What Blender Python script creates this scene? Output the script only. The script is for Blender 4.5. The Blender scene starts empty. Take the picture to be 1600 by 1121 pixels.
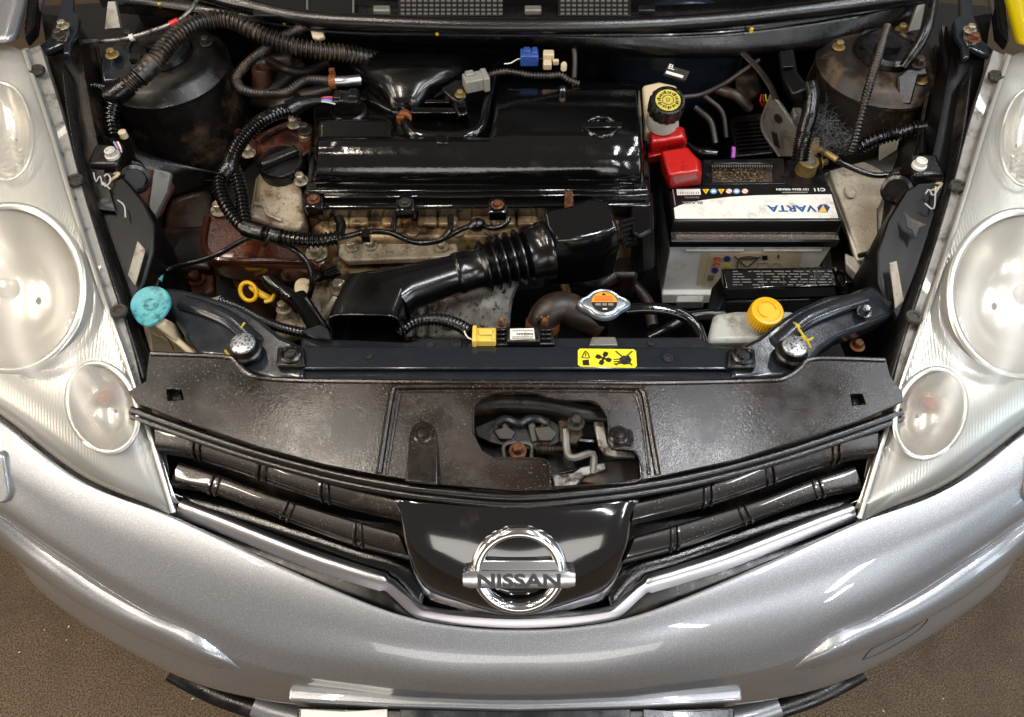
import bpy, bmesh, math, random
from mathutils import Vector, Matrix, geometry

random.seed(7)
scene = bpy.context.scene
COL = scene.collection

# ------------------------------------------------------------------ camera
F, CX, CY = 1200.0, 807.0, 560.5          # focal length and centre, in photo pixels
CAM_Z, PITCH = 1.65, math.radians(57.0)
cam_data = bpy.data.cameras.new('camera')
cam_data.sensor_width = 36.0
cam_data.lens = 36.0 * F / 1600.0
cam_data.shift_x = -(CX - 800.0) / 1600.0
cam_data.clip_start = 0.02
cam_data.clip_end = 60.0
cam = bpy.data.objects.new('camera', cam_data)
COL.objects.link(cam)
cam.location = (0, 0, CAM_Z)
cam.rotation_euler = (math.pi / 2 - PITCH, 0, 0)
scene.camera = cam

# ------------------------------------------------------------------ world and lamps (an indoor workshop)
world = bpy.data.worlds.new('World')
scene.world = world
world.use_nodes = True
bg = world.node_tree.nodes['Background']
bg.inputs['Color'].default_value = (1.0, 0.90, 0.80, 1)
bg.inputs['Strength'].default_value = 0.20

def lamp(name, loc, size_x, size_y, watts, color, target=None):
    d = bpy.data.lights.new(name, 'AREA')
    d.shape = 'RECTANGLE'
    d.size, d.size_y = size_x, size_y
    d.energy = watts
    d.color = color
    o = bpy.data.objects.new(name, d)
    COL.objects.link(o)
    o.location = loc
    if target is not None:
        o.rotation_euler = (Vector(target) - Vector(loc)).to_track_quat('-Z', 'Y').to_euler()
    return o

WARM, COOL = (1.0, 0.89, 0.76), (0.95, 0.97, 1.0)
# ceiling tubes in rows, broad fill lamps added at each side and behind the photographer
for x, tint in ((-2.6, WARM), (-1.7, WARM), (-0.8, WARM), (0.7, COOL), (1.6, COOL), (2.6, COOL)):
    lamp('ceiling_tube_lamp', (x, 0.35, 2.9), 0.05, 1.25, 25, tint)
for x, y, tint in ((1.15, -2.5, COOL), (2.3, -2.6, COOL), (3.3, -4.3, COOL)):
    t_ = lamp('ceiling_tube_lamp', (x, y, 2.9), 0.05, 1.9, 30, tint)
    t_.rotation_euler = (0, 0, math.radians(26 if x > 0 else -26))
lamp('ceiling_tube_lamp', (-1.5, 2.0, 2.9), 0.05, 1.25, 7, WARM)
lamp('ceiling_tube_lamp', (1.7, 1.8, 2.9), 0.05, 1.25, 13, COOL)
lamp('added_fill_light', (3.3, -0.8, 1.5), 1.5, 2.2, 48, (0.74, 0.87, 1.0), (0, 0.4, 0.7))
lamp('added_fill_light', (-3.4, -0.6, 1.6), 1.6, 2.0, 75, (1.0, 0.86, 0.72), (0, 0.4, 0.7))
lamp('added_fill_light', (0.0, -3.7, 1.75), 2.6, 0.9, 28, (1.0, 0.95, 0.9), (0, 0.4, 0.7))  # unseen front fill, added to brighten the badge bar

vs = scene.view_settings
vs.view_transform = 'Standard'
vs.look = 'None'
vs.exposure = 0.0
vs.gamma = 1.0
vs.use_curve_mapping = False
scene.cycles.use_denoising = True
scene.cycles.max_bounces = 10
scene.cycles.transparent_max_bounces = 12

# ------------------------------------------------------------------ measuring helpers
_R = Vector((1, 0, 0))
_Fw = Vector((0, math.cos(PITCH), -math.sin(PITCH)))
_U = Vector((0, math.sin(PITCH), math.cos(PITCH)))
CAMV = Vector((0, 0, CAM_Z))

def _ray(px, py):
    return _Fw + _R * ((px - CX) / F) + _U * ((CY - py) / F)

def P(px, py, z):
    """point of the bay at height z metres"""
    d = _ray(px, py)
    return CAMV + d * ((z - CAM_Z) / d.z)

def PY(px, py, y):
    """point of the bay on the upright plane y"""
    d = _ray(px, py)
    return CAMV + d * (y / d.y)

def PX(pts):
    return [P(*p) for p in pts]

def S(h):
    """hex sRGB -> linear rgb"""
    out = []
    for k in (0, 2, 4):
        c = int(h[k:k + 2], 16) / 255.0
        out.append(c / 12.92 if c <= 0.04045 else ((c + 0.055) / 1.055) ** 2.4)
    return tuple(out)

def lerp(a, b, t):
    return a + (b - a) * t

def crom(pts, n=8, closed=False):
    """Catmull-Rom through the points, n samples for each span"""
    pts = [Vector(p) for p in pts]
    m = len(pts)
    out = []
    spans = m if closed else m - 1
    for i in range(spans):
        if closed:
            p0, p1, p2, p3 = pts[(i - 1) % m], pts[i], pts[(i + 1) % m], pts[(i + 2) % m]
        else:
            p1, p2 = pts[i], pts[i + 1]
            p0 = pts[i - 1] if i > 0 else p1 * 2 - p2
            p3 = pts[i + 2] if i + 2 < m else p2 * 2 - p1
        for k in range(n):
            t = k / n
            out.append(0.5 * ((2 * p1) + (p2 - p0) * t + (2 * p0 - 5 * p1 + 4 * p2 - p3) * t * t
                              + (3 * p1 - p0 - 3 * p2 + p3) * t ** 3))
    if not closed:
        out.append(pts[-1])
    return out

def respace(pts, step):
    """even spacing along a polyline"""
    L = [0.0]
    for a, b in zip(pts, pts[1:]):
        L.append(L[-1] + (b - a).length)
    n = max(2, int(round(L[-1] / step)))
    out, j = [], 0
    for i in range(n + 1):
        s = L[-1] * i / n
        while j < len(L) - 2 and L[j + 1] < s:
            j += 1
        seg = L[j + 1] - L[j]
        out.append(pts[j].lerp(pts[j + 1], (s - L[j]) / seg if seg > 0 else 0))
    return out

# ------------------------------------------------------------------ objects
WLOC = {}

def _put(o, wloc, parent):
    COL.objects.link(o)
    if parent is not None:
        o.parent = parent
        o.matrix_parent_inverse = Matrix.Translation(-WLOC[parent.name])
    o.location = wloc
    WLOC[o.name] = Vector(wloc)
    return o

def thing(name, label, cat, loc, group=None):
    o = bpy.data.objects.new(name, None)
    o.empty_display_size = 0.05
    _put(o, Vector(loc), None)
    o['label'] = label
    o['category'] = cat
    if group:
        o['group'] = group
    return o

def tag(o, label, cat, group=None):
    o['label'] = label
    o['category'] = cat
    if group:
        o['group'] = group
    return o

def empty_part(name, loc, parent):
    o = bpy.data.objects.new(name, None)
    o.empty_display_size = 0.03
    return _put(o, Vector(loc), parent)

def add(name, geo, mat, parent=None, bevel=0.0, seg=2, sharp=38, smooth=True, sub=0, solid=0.0, kind=None, limit=32):
    verts, faces = geo
    verts = [Vector(v) for v in verts]
    c = Vector((0, 0, 0))
    for v in verts:
        c += v
    c /= max(1, len(verts))
    c.z = min(v.z for v in verts)
    me = bpy.data.meshes.new(name)
    me.from_pydata([v - c for v in verts], [], faces)
    me.validate()
    bm = bmesh.new()
    bm.from_mesh(me)
    bmesh.ops.recalc_face_normals(bm, faces=bm.faces)
    bm.to_mesh(me)
    bm.free()
    if mat is not None:
        me.materials.append(mat)
    if smooth:
        me.polygons.foreach_set('use_smooth', [True] * len(me.polygons))
        if not sub:
            me.set_sharp_from_angle(angle=math.radians(sharp))
    o = bpy.data.objects.new(name, me)
    if solid:
        m = o.modifiers.new('thickness', 'SOLIDIFY')
        m.thickness = solid
        m.offset = -1
    if bevel:
        m = o.modifiers.new('bevel', 'BEVEL')
        m.width = bevel
        m.segments = seg
        m.limit_method = 'ANGLE'
        m.angle_limit = math.radians(limit)
        m.harden_normals = False
    if sub:
        m = o.modifiers.new('subdivision', 'SUBSURF')
        m.levels = m.render_levels = sub
    if kind:
        o['kind'] = kind
    return _put(o, c, parent)

def clone(src, parent, wloc, rot=None):
    o = src.copy()
    o.parent = None
    o.matrix_parent_inverse = Matrix.Identity(4)
    _put(o, Vector(wloc), parent)
    if rot is not None:
        o.rotation_euler = rot
    return o

# ------------------------------------------------------------------ geometry (each returns verts, faces)
def join(*geos):
    V, Fa = [], []
    for v, f in geos:
        o = len(V)
        V += list(v)
        Fa += [tuple(i + o for i in q) for q in f]
    return V, Fa

def g_loft(loops, cap=True, closed=True):
    n = len(loops[0])
    V = [p for l in loops for p in l]
    Fa = []
    for i in range(len(loops) - 1):
        for j in range(n if closed else n - 1):
            k = (j + 1) % n
            Fa.append((i * n + j, i * n + k, (i + 1) * n + k, (i + 1) * n + j))
    if cap and closed:
        Fa.append(tuple(range(n))[::-1])
        Fa.append(tuple((len(loops) - 1) * n + j for j in range(n)))
    return V, Fa

def g_grid(rows, nu=8, nv=4):
    """smooth sheet through a net of control points"""
    R = [crom(r, nu) for r in rows]
    cols = [crom([r[i] for r in R], nv) for i in range(len(R[0]))]
    nr, nc = len(cols[0]), len(cols)
    V = [cols[c][r] for r in range(nr) for c in range(nc)]
    Fa = [(r * nc + c, r * nc + c + 1, (r + 1) * nc + c + 1, (r + 1) * nc + c)
          for r in range(nr - 1) for c in range(nc - 1)]
    return V, Fa

def frames(pts):
    n = len(pts)
    T = []
    for i in range(n):
        t = pts[min(i + 1, n - 1)] - pts[max(i - 1, 0)]
        T.append(t.normalized() if t.length > 1e-9 else Vector((1, 0, 0)))
    up = Vector((0, 0, 1)) if abs(T[0].z) < 0.9 else Vector((0, 1, 0))
    a = T[0].cross(up).normalized()
    out = []
    for t in T:
        a = (a - t * a.dot(t)).normalized()
        out.append((t, a, t.cross(a)))
    return out

def g_tube(pts, r, sides=12, step=0.006, corr=None, spiral=0.0, n=10, flat=1.0, taper=None):
    """sweep; corr=(pitch, depth) makes a ribbed loom"""
    pts = crom([Vector(p) for p in pts], n) if len(pts) > 2 else [Vector(p) for p in pts]
    if corr:
        step = corr[0] / 4.0
    pts = respace(pts, step)
    fr = frames(pts)
    loops = []
    for i, (p, (t, a, b)) in enumerate(zip(pts, fr)):
        rr = r
        if corr:
            rr = r - (corr[1] if i % 4 in (2, 3) else 0.0)
        if taper:
            rr *= lerp(taper[0], taper[1], i / (len(pts) - 1))
        loops.append([p + a * (rr * math.cos(2 * math.pi * k / sides)) + b * (rr * flat * math.sin(2 * math.pi * k / sides))
                      for k in range(sides)])
    return g_loft(loops)

def axes_of(axis):
    t = Vector(axis).normalized()
    up = Vector((0, 0, 1)) if abs(t.z) < 0.9 else Vector((0, 1, 0))
    a = up.cross(t).normalized()
    return t, a, t.cross(a)

def g_lathe(prof, loc, axis=(0, 0, 1), n=28, notch=None):
    """profile of (radius, height) turned about an axis through loc; notch=(count, depth, from_row, to_row)"""
    t, a, b = axes_of(axis)
    loc = Vector(loc)
    loops = []
    for q, (r, h) in enumerate(prof):
        l = []
        for k in range(n):
            rr = r
            if notch and notch[2] <= q <= notch[3]:
                ph = (k * notch[0] / n) % 1.0
                rr = r - (notch[1] if ph >= 0.5 else 0)
            an = 2 * math.pi * k / n
            l.append(loc + a * (rr * math.cos(an)) + b * (rr * math.sin(an)) + t * h)
        loops.append(l)
    return g_loft(loops)

def g_prism(top, down):
    """closed outline pushed along a vector"""
    top = [Vector(p) for p in top]
    n = len(top)
    d = Vector(down)
    V = top + [p + d for p in top]
    Fa = [tuple(range(n)), tuple(range(2 * n - 1, n - 1, -1))]
    Fa += [(i, n + i, n + (i + 1) % n, (i + 1) % n) for i in range(n)]
    return V, Fa

def g_plate(poly, z, thick):
    """outline at height z (or with its own z for each point), metres thick"""
    return g_prism([P(p[0], p[1], p[2] if len(p) > 2 else z) for p in poly], (0, 0, -thick))

def g_slab(top, z0, bottom, z1):
    a = [P(x, y, z0) for x, y in top]
    b = [P(x, y, z1) for x, y in bottom]
    return g_loft([a, b])

def g_box(c, sx, sy, sz, ax=None, ay=None):
    c = Vector(c)
    X = Vector(ax).normalized() if ax is not None else Vector((1, 0, 0))
    Y = Vector(ay) if ay is not None else Vector((0, 1, 0))
    Y = (Y - X * Y.dot(X)).normalized()
    Z = X.cross(Y)
    V = []
    for k in (-1, 1):
        for i, j in ((-1, -1), (1, -1), (1, 1), (-1, 1)):
            V.append(c + X * (i * sx / 2) + Y * (j * sy / 2) + Z * (k * sz / 2))
    return V, [(0, 3, 2, 1), (4, 5, 6, 7), (0, 1, 5, 4), (1, 2, 6, 5), (2, 3, 7, 6), (3, 0, 4, 7)]

def g_holed(outer, holes, down):
    """sheet with real openings, pushed down by a vector; points are 3D"""
    loops = [[Vector(p) for p in outer]] + [[Vector(p) for p in h] for h in holes]
    flat = [[Vector((p.x, p.y, 0)) for p in l] for l in loops]
    tris = geometry.tessellate_polygon(flat)
    V = [p for l in loops for p in l]
    n = len(V)
    d = Vector(down)
    Fa = [tuple(t) for t in tris] + [tuple(i + n for i in reversed(t)) for t in tris]
    V = V + [p + d for p in V]
    o = 0
    for l in loops:
        m = len(l)
        for i in range(m):
            Fa.append((o + i, o + (i + 1) % m, n + o + (i + 1) % m, n + o + i))
        o += m
    return V, Fa

def ell(cx, cy, rx, ry, n=32, rot=0.0):
    c, s = math.cos(rot), math.sin(rot)
    out = []
    for k in range(n):
        a = 2 * math.pi * k / n
        x, y = rx * math.cos(a), ry * math.sin(a)
        out.append((cx + x * c - y * s, cy + x * s + y * c))
    return out

def text(name, body, origin, xdir, ydir, size, mat, parent, extrude=0.0003, bold=0.0, width=1.0, align='LEFT'):
    cu = bpy.data.curves.new(name, 'FONT')
    cu.body = body
    cu.size = size
    cu.extrude = extrude
    cu.offset = bold * size
    cu.align_x = align
    cu.resolution_u = 3
    tmp = bpy.data.objects.new(name, cu)
    me = bpy.data.meshes.new_from_object(tmp)
    bpy.data.objects.remove(tmp)
    bpy.data.curves.remove(cu)
    X = Vector(xdir).normalized()
    Y = Vector(ydir)
    Y = (Y - X * Y.dot(X)).normalized()
    Z = X.cross(Y)
    origin = Vector(origin)
    for v in me.vertices:
        v.co = X * (v.co.x * width) + Y * v.co.y + Z * v.co.z
    me.materials.clear()
    me.materials.append(mat)
    me.name = name
    o = bpy.data.objects.new(name, me)
    return _put(o, origin, parent)

def mir(pts, dy=0.0):
    """the same outline on the other side of the car"""
    return [(2 * CX - p[0], p[1] + dy) + tuple(p[2:]) for p in pts]
# ------------------------------------------------------------------ materials (all procedural)
def M(name, col, rough=0.4, metal=0.0, col2=None, cscale=9.0, dirt=None, dirt2=None, bump=0.0, bscale=400.0, wave=0.0,
      coat=0.0, rvar=0.0, rscale=30.0, spec=0.5, aniso=None, alpha=None, trans=0.0, bump2=0.0, b2scale=25.0, flake=0.0, sss=0.0):
    """dirt=(colour, low, high, scale[, rough]) lays patches of colour over the base"""
    m = bpy.data.materials.new(name)
    m.use_nodes = True
    nt = m.node_tree
    N, L = nt.nodes, nt.links
    bs = N['Principled BSDF']
    tc = N.new('ShaderNodeTexCoord')
    geo = N.new('ShaderNodeNewGeometry')
    co = geo.outputs['Position']

    def noise(scale, detail=4.0, rough_=0.6, off=0.0):
        n = N.new('ShaderNodeTexNoise')
        n.inputs['Scale'].default_value = scale
        n.inputs['Detail'].default_value = detail
        n.inputs['Roughness'].default_value = rough_
        if off:
            mp = N.new('ShaderNodeMapping')
            mp.inputs['Location'].default_value = (off, off * 1.7, off * 0.3)
            L.new(co, mp.inputs['Vector'])
            L.new(mp.outputs[0], n.inputs['Vector'])
        else:
            L.new(co, n.inputs['Vector'])
        return n.outputs['Fac']

    def ramp(fac, lo, hi):
        r = N.new('ShaderNodeMapRange')
        r.interpolation_type = 'SMOOTHSTEP'
        r.inputs['From Min'].default_value = lo
        r.inputs['From Max'].default_value = hi
        L.new(fac, r.inputs['Value'])
        return r.outputs['Result']

    def mixc(fac, a, b):
        x = N.new('ShaderNodeMix')
        x.data_type = 'RGBA'
        if isinstance(fac, float):
            x.inputs[0].default_value = fac
        else:
            L.new(fac, x.inputs[0])
        for sock, v in ((x.inputs[6], a), (x.inputs[7], b)):
            if isinstance(v, tuple):
                sock.default_value = (*v, 1)
            else:
                L.new(v, sock)
        return x.outputs[2]

    def mixf(fac, a, b):
        x = N.new('ShaderNodeMix')
        L.new(fac, x.inputs[0])
        for sock, v in ((x.inputs[2], a), (x.inputs[3], b)):
            if isinstance(v, float):
                sock.default_value = v
            else:
                L.new(v, sock)
        return x.outputs[0]

    c = tuple(col)
    r = float(rough)
    if col2 is not None:
        c = mixc(ramp(noise(cscale), 0.35, 0.65), c, tuple(col2))
    if flake:
        c = mixc(ramp(noise(800.0, 1.0), 0.45, 0.75), c, tuple(min(1.0, x * (1 + flake)) for x in col))
    if rvar:
        x = ramp(noise(rscale, 5.0, 0.65, 3.1), 0.3, 0.7)
        r = mixf(x, max(0.02, rough - rvar), min(1.0, rough + rvar))
    for k, d in enumerate((dirt, dirt2)):
        if d:
            f = ramp(noise(d[3], 6.0, 0.7, 5.3 + 7 * k), d[1], d[2])
            if len(d) > 5:
                mu = N.new('ShaderNodeMath')
                mu.operation = 'MULTIPLY'
                L.new(f, mu.inputs[0])
                L.new(ramp(noise(d[5], 4.0, 0.6, 2.2), 0.38, 0.62), mu.inputs[1])
                f = mu.outputs[0]
            c = mixc(f, c, tuple(d[0]))
            r = mixf(f, r, d[4] if len(d) > 4 else 0.75)
    if isinstance(c, tuple):
        bs.inputs['Base Color'].default_value = (*c, 1)
    else:
        L.new(c, bs.inputs['Base Color'])
    if isinstance(r, float):
        bs.inputs['Roughness'].default_value = r
    else:
        L.new(r, bs.inputs['Roughness'])
    bs.inputs['Metallic'].default_value = metal
    bs.inputs['Coat Weight'].default_value = coat
    bs.inputs['Coat Roughness'].default_value = 0.03
    bs.inputs['Specular IOR Level'].default_value = spec
    if trans:
        bs.inputs['Transmission Weight'].default_value = trans
    if sss:
        bs.inputs['Subsurface Weight'].default_value = sss
        bs.inputs['Subsurface Radius'].default_value = (0.02, 0.02, 0.02)
        bs.inputs['Subsurface Scale'].default_value = 0.5
    h = None
    if wave:
        wv = N.new('ShaderNodeTexWave')
        wv.inputs['Scale'].default_value = wave
        wv.inputs['Distortion'].default_value = 0.0
        L.new(co, wv.inputs['Vector'])
        b = N.new('ShaderNodeBump')
        b.inputs['Strength'].default_value = 0.14
        b.inputs['Distance'].default_value = 0.0006
        L.new(wv.outputs['Fac'], b.inputs['Height'])
        h = b
    if bump:
        b = N.new('ShaderNodeBump')
        b.inputs['Strength'].default_value = bump
        b.inputs['Distance'].default_value = 0.28 / bscale
        L.new(noise(bscale, 3.0), b.inputs['Height'])
        h = b
    if bump2:
        b = N.new('ShaderNodeBump')
        b.inputs['Strength'].default_value = bump2
        b.inputs['Distance'].default_value = 0.20 / b2scale
        L.new(noise(b2scale, 3.0, 0.5, 9.0), b.inputs['Height'])
        if h:
            L.new(h.outputs[0], b.inputs['Normal'])
        h = b
    if h:
        L.new(h.outputs[0], bs.inputs['Normal'])
    return m

DUST = S('6b5a45')
m_paint = M('silver_paint', S('888a8d'), 0.36, 0.7, coat=1.0, flake=0.55, dirt=(S('5f5a54'), 0.70, 0.76, 210.0, 0.6))
m_paint_in = M('silver_paint_inner', S('8f8a84'), 0.45, 0.6, flake=0.3)
m_yellow_reflect = M('painted_yellow_reflection', S('b8a400'), 0.25, 0.3, coat=0.6, flake=0.4)  # yellow reflection in silver paint, put into the base colour
m_carpet = M('carpet', S('6a5b4a'), 0.95, 0, col2=S('372d24'), cscale=290, dirt=(S('40362b'), 0.42, 0.72, 3.0), dirt2=(S('8b7965'), 0.56, 0.70, 520.0), bump=1.0, bscale=420, bump2=0.6, b2scale=900, spec=0.15)
m_speck = M('crumb', S('c8bda8'), 0.8)
# black plastics: wet, dusty, satin
m_wet = M('wet_black_plastic', S('060606'), 0.09, 0, dirt=(S('1d150f'), 0.60, 0.85, 14.0, 0.3), bump=0.10, bscale=260, bump2=0.05, b2scale=40, rvar=0.04, rscale=40, spec=0.75)
m_wet_speck = M('wet_speckled_plastic', S('070706'), 0.12, 0, dirt=(S('241b13'), 0.55, 0.8, 20.0, 0.35), dirt2=(S('5b564e'), 0.67, 0.76, 600.0, 0.3), bump=0.5, bscale=420, bump2=0.10, b2scale=120, rvar=0.06, spec=0.75)
m_cover = M('dusty_black_cover', S('0a0807'), 0.24, 0, col2=S('1d120a'), cscale=8, dirt=(S('2a241e'), 0.55, 0.80, 7.0, 0.40), dirt2=(S('8f887e'), 0.59, 0.70, 380.0, 0.25, 11.0), bump=0.25, bscale=400, rvar=0.10, rscale=7, spec=0.6)
m_satin = M('satin_black', S('0a0909'), 0.28, 0, dirt=(S('2b231a'), 0.52, 0.8, 11.0, 0.6), bump=0.2, bscale=600, rvar=0.1)
m_matte = M('matte_black', S('070606'), 0.36, 0, dirt=(S('1f1812'), 0.55, 0.8, 9.0, 0.6), bump=0.1, bscale=300, spec=0.25)
m_black = M('near_black', S('060505'), 0.55, 0, dirt=(S('1c1510'), 0.5, 0.8, 7.0, 0.7))
m_loom = M('loom_black', S('080707'), 0.2, 0, dirt=(S('2f2216'), 0.56, 0.8, 40.0, 0.5), spec=0.55)
m_loom_dusty = M('loom_dusty', S('14110f'), 0.36, 0, dirt=(S('4a3a2a'), 0.45, 0.75, 45.0, 0.6))
m_rubber = M('rubber', S('0b0a09'), 0.22, 0, dirt=(S('2b231b'), 0.55, 0.8, 9.0, 0.4), bump=0.5, bscale=420, spec=0.7)
m_tape = M('wound_tape', S('070707'), 0.18, 0, bump=0.4, bscale=260, bump2=0.5, b2scale=160)
m_grille = M('grille_black_paint', S('07080b'), 0.10, 0.0, coat=1.0, dirt=(S('221a13'), 0.60, 0.85, 22.0, 0.3), bump=0.05, bscale=700, spec=0.8)
m_slat = M('grille_slat_paint', S('1a1613'), 0.26, 0.4, coat=0.3, dirt=(S('43372a'), 0.54, 0.8, 14.0, 0.4), dirt2=(S('9f8c70'), 0.60, 0.70, 420.0, 0.4, 14.0), bump=0.10, bscale=420)
m_chrome = M('chrome', S('dcdcde'), 0.05, 1.0)
m_chrome_wet = M('chrome_droplets', S('bdbcc1'), 0.3, 1.0, bump=0.12, bscale=420)
m_letter = M('grey_letter_paint', S('232427'), 0.3, 0.3)
m_member = M('grey_black_painted_steel', S('1c2025'), 0.2, 0.1, dirt=(S('2b2119'), 0.54, 0.8, 10.0, 0.4), bump=0.06, bscale=200, coat=0.2, rvar=0.08)
m_tower = M('grimy_steel', S('130f0d'), 0.36, 0.1, col2=S('0c0a09'), cscale=5, dirt=(S('4b3826'), 0.5, 0.78, 12.0, 0.7), bump=0.3, bscale=260, rvar=0.1)
m_tower_dusty = M('dusty_brown_steel', S('17110d'), 0.48, 0.1, dirt=(S('6a5238'), 0.46, 0.75, 16.0, 0.75), dirt2=(S('8a7a63'), 0.66, 0.75, 500.0, 0.8), bump=0.35, bscale=420)
m_rust = M('rusted_steel', S('3a1c10'), 0.6, 0.15, col2=S('5e2f16'), cscale=40, dirt=(S('241812'), 0.45, 0.7, 18.0, 0.5), bump=0.6, bscale=220)
m_brown = M('oily_brown_bracket', S('3f1a0c'), 0.18, 0.1, col2=S('26130c'), cscale=14, dirt=(S('5c2f18'), 0.5, 0.78, 22.0, 0.4), dirt2=(S('140c09'), 0.55, 0.75, 9.0, 0.25), bump=0.3, bscale=180, coat=0.5)
m_alloy = M('stained_alloy', S('9a9080'), 0.42, 0.35, col2=S('80735d'), cscale=16, dirt=(S('5b4324'), 0.46, 0.70, 45.0, 0.8), dirt2=(S('2e2115'), 0.55, 0.70, 210.0, 0.8), bump=0.35, bscale=330)
m_alloy_dark = M('oily_brown_alloy', S('8f7a58'), 0.38, 0.3, col2=S('63503a'), cscale=22, dirt=(S('24160b'), 0.48, 0.64, 26.0, 0.4), dirt2=(S('a5926d'), .58, .72, 60.0, .5), bump=0.5, bscale=200)
m_shield = M('heat_shield', S('b3afa6'), 0.42, 0.6, col2=S('6f6a62'), cscale=18, dirt=(S('4a3018'), 0.50, 0.62, 70.0, 0.8), dirt2=(S('3b2a1a'), 0.52, 0.72, 13.0, 0.8), bump=0.2, bscale=200)
m_bolt = M('zinc_bolt', S('a09884'), 0.38, 0.7, dirt=(S('4e3c28'), 0.48, 0.68, 120.0, 0.7))
m_bolt_rust = M('rusty_bolt', S('6e3f20'), 0.6, 0.4, col2=S('3f2414'), cscale=160, dirt=(S('84683f'), .5, .7, 90.0), bump=0.4, bscale=600)
m_bolt_dark = M('dark_bolt', S('3b3a36'), 0.4, 0.6, dirt=(S('5a4634'), 0.5, 0.75, 150.0, 0.7))
m_worn = M('worn_bare_metal', S('b9bbbd'), 0.3, 0.7, dirt=(S('3a3d42'), 0.5, 0.58, 330.0, 0.4), bump=0.3, bscale=400)
m_steel = M('plain_steel', S('8c8a86'), 0.35, 0.8, dirt=(S('2e251d'), 0.47, 0.66, 42.0, 0.6))
m_zinc = M('grey_bracket', S('77756f'), 0.45, 0.5, dirt=(S('3a3026'), 0.5, 0.78, 22.0, 0.7))
m_clamp = M('orange_clamp', S('7c4520'), 0.4, 0.4, dirt=(S('3c1d0c'), 0.5, 0.7, 120.0))
m_battery = M('grey_battery_case', S('cdcdc9'), 0.45, 0, dirt=(S('7d786f'), 0.5, 0.8, 14.0), bump=0.1, bscale=150)
m_batt_lid = M('battery_lid_black', S('0c0b0b'), 0.28, 0, bump=0.1, bscale=500)
m_batt_dust = M('dusty_lid', S('1c1713'), 0.35, 0, dirt=(S('8a6e44'), 0.50, 0.66, 260.0, 0.8), dirt2=(S('3a3228'), 0.45, 0.7, 30.0, 0.6), bump=0.4, bscale=300)
m_white_lbl = M('white_label', S('d0cdc6'), 0.45, 0, dirt=(S('a39a8a'), 0.50, 0.75, 40.0), dirt2=(S('6f6250'), 0.66, 0.75, 160.0))
m_cream_lbl = M('cream_label', S('b8aa90'), 0.45, 0, dirt=(S('8d7c62'), 0.55, 0.8, 50.0))
m_ink_blue = M('blue_ink', S('14467f'), 0.45)
m_ink_navy = M('navy_ink', S('24356f'), 0.45)
m_ink_black = M('black_ink', S('15130f'), 0.5)
m_ink_grey = M('grey_ink', S('77746c'), 0.5)
m_ink_white = M('white_ink', S('cfccc6'), 0.5)
m_ink_red = M('red_ink', S('b0503c'), 0.5)
m_ink_lblue = M('light_blue_ink', S('5f93c4'), 0.5)
m_ink_yellow = M('yellow_ink', S('d0a92c'), 0.5)
m_red = M('red_plastic', S('a3120e'), 0.28, 0, dirt=(S('3f0a08'), 0.58, 0.75, 60.0, 0.6), bump=0.1, bscale=400, coat=0.2)
m_brass = M('dirty_brass', S('8f7a4c'), 0.42, 0.6, dirt=(S('4b3a22'), 0.45, 0.7, 70.0, 0.7), bump=0.4, bscale=300)
m_lead = M('lead', S('6f6c66'), 0.5, 0.5)
m_yellow = M('yellow_plastic', S('cf9f10'), 0.35, 0, dirt=(S('8a6a10'), 0.58, 0.8, 120.0), sss=0.1)
m_yellow_dull = M('dull_yellow_plastic', S('c9ab4a'), 0.4, 0, dirt=(S('7d6527'), 0.55, 0.78, 80.0))
m_sticker = M('yellow_sticker', S('e0d02a'), 0.4, 0, dirt=(S('b0a020'), 0.55, 0.8, 60.0))
m_teal = M('teal_cap', S('3b8c95'), 0.45, 0, col2=S('5aa3a8'), cscale=40, dirt=(S('2a5a60'), 0.48, 0.66, 70.0, 0.6), bump=0.3, bscale=300, sss=0.1)
m_milky = M('milky_plastic', S('a9aaa4'), 0.32, 0, dirt=(S('75705f'), 0.50, 0.75, 30.0), dirt2=(S('55503f'), .6, .75, 140.0), sss=0.3)
m_cream = M('aged_cream_plastic', S('b5a588'), 0.4, 0, dirt=(S('7d6745'), 0.5, 0.78, 18.0), sss=0.2)
m_relay = M('dusty_beige_plastic', S('bdb5a6'), 0.6, 0, col2=S('aba08e'), cscale=14, dirt=(S('5d5140'), 0.50, 0.75, 28.0, 0.85), dirt2=(S('6f6454'), 0.55, 0.7, 260.0, 0.9), bump=0.2, bscale=300)
m_relay_white = M('white_box_plastic', S('c4c2ba'), 0.5, 0, dirt=(S('8d8676'), 0.5, 0.78, 20.0))
m_grey_conn = M('grey_connector', S('77766f'), 0.45, 0, dirt=(S('4a463e'), 0.52, 0.78, 60.0))
m_blue_conn = M('blue_connector', S('294685'), 0.35, 0, dirt=(S('121f4a'), 0.55, 0.78, 60.0))
m_violet = M('violet_plastic', S('8c2f9a'), 0.4)
m_red_band = M('red_tape', S('b51a1a'), 0.4)
m_chalk = M('chalk', S('a8a8a4'), 0.9)
m_ymark = M('yellow_paint_mark', S('b09a10'), 0.6)
m_hose_brown = M('brown_black_hose', S('1d150f'), 0.42, 0, dirt=(S('4a3422'), 0.48, 0.75, 18.0, 0.6), bump=0.2, bscale=250)
m_booster = M('booster_black', S('1a222b'), 0.22, 0.2, dirt=(S('2a221a'), 0.55, 0.8, 12.0, 0.5))
m_web = M('cobweb', S('6d7375'), 0.9)
m_cap_grey = M('radiator_cap_steel', S('8f979c'), 0.3, 0.7, dirt=(S('5a5a58'), 0.55, 0.8, 60.0))
m_orange_lbl = M('orange_label', S('d08a1c'), 0.45)
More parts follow.
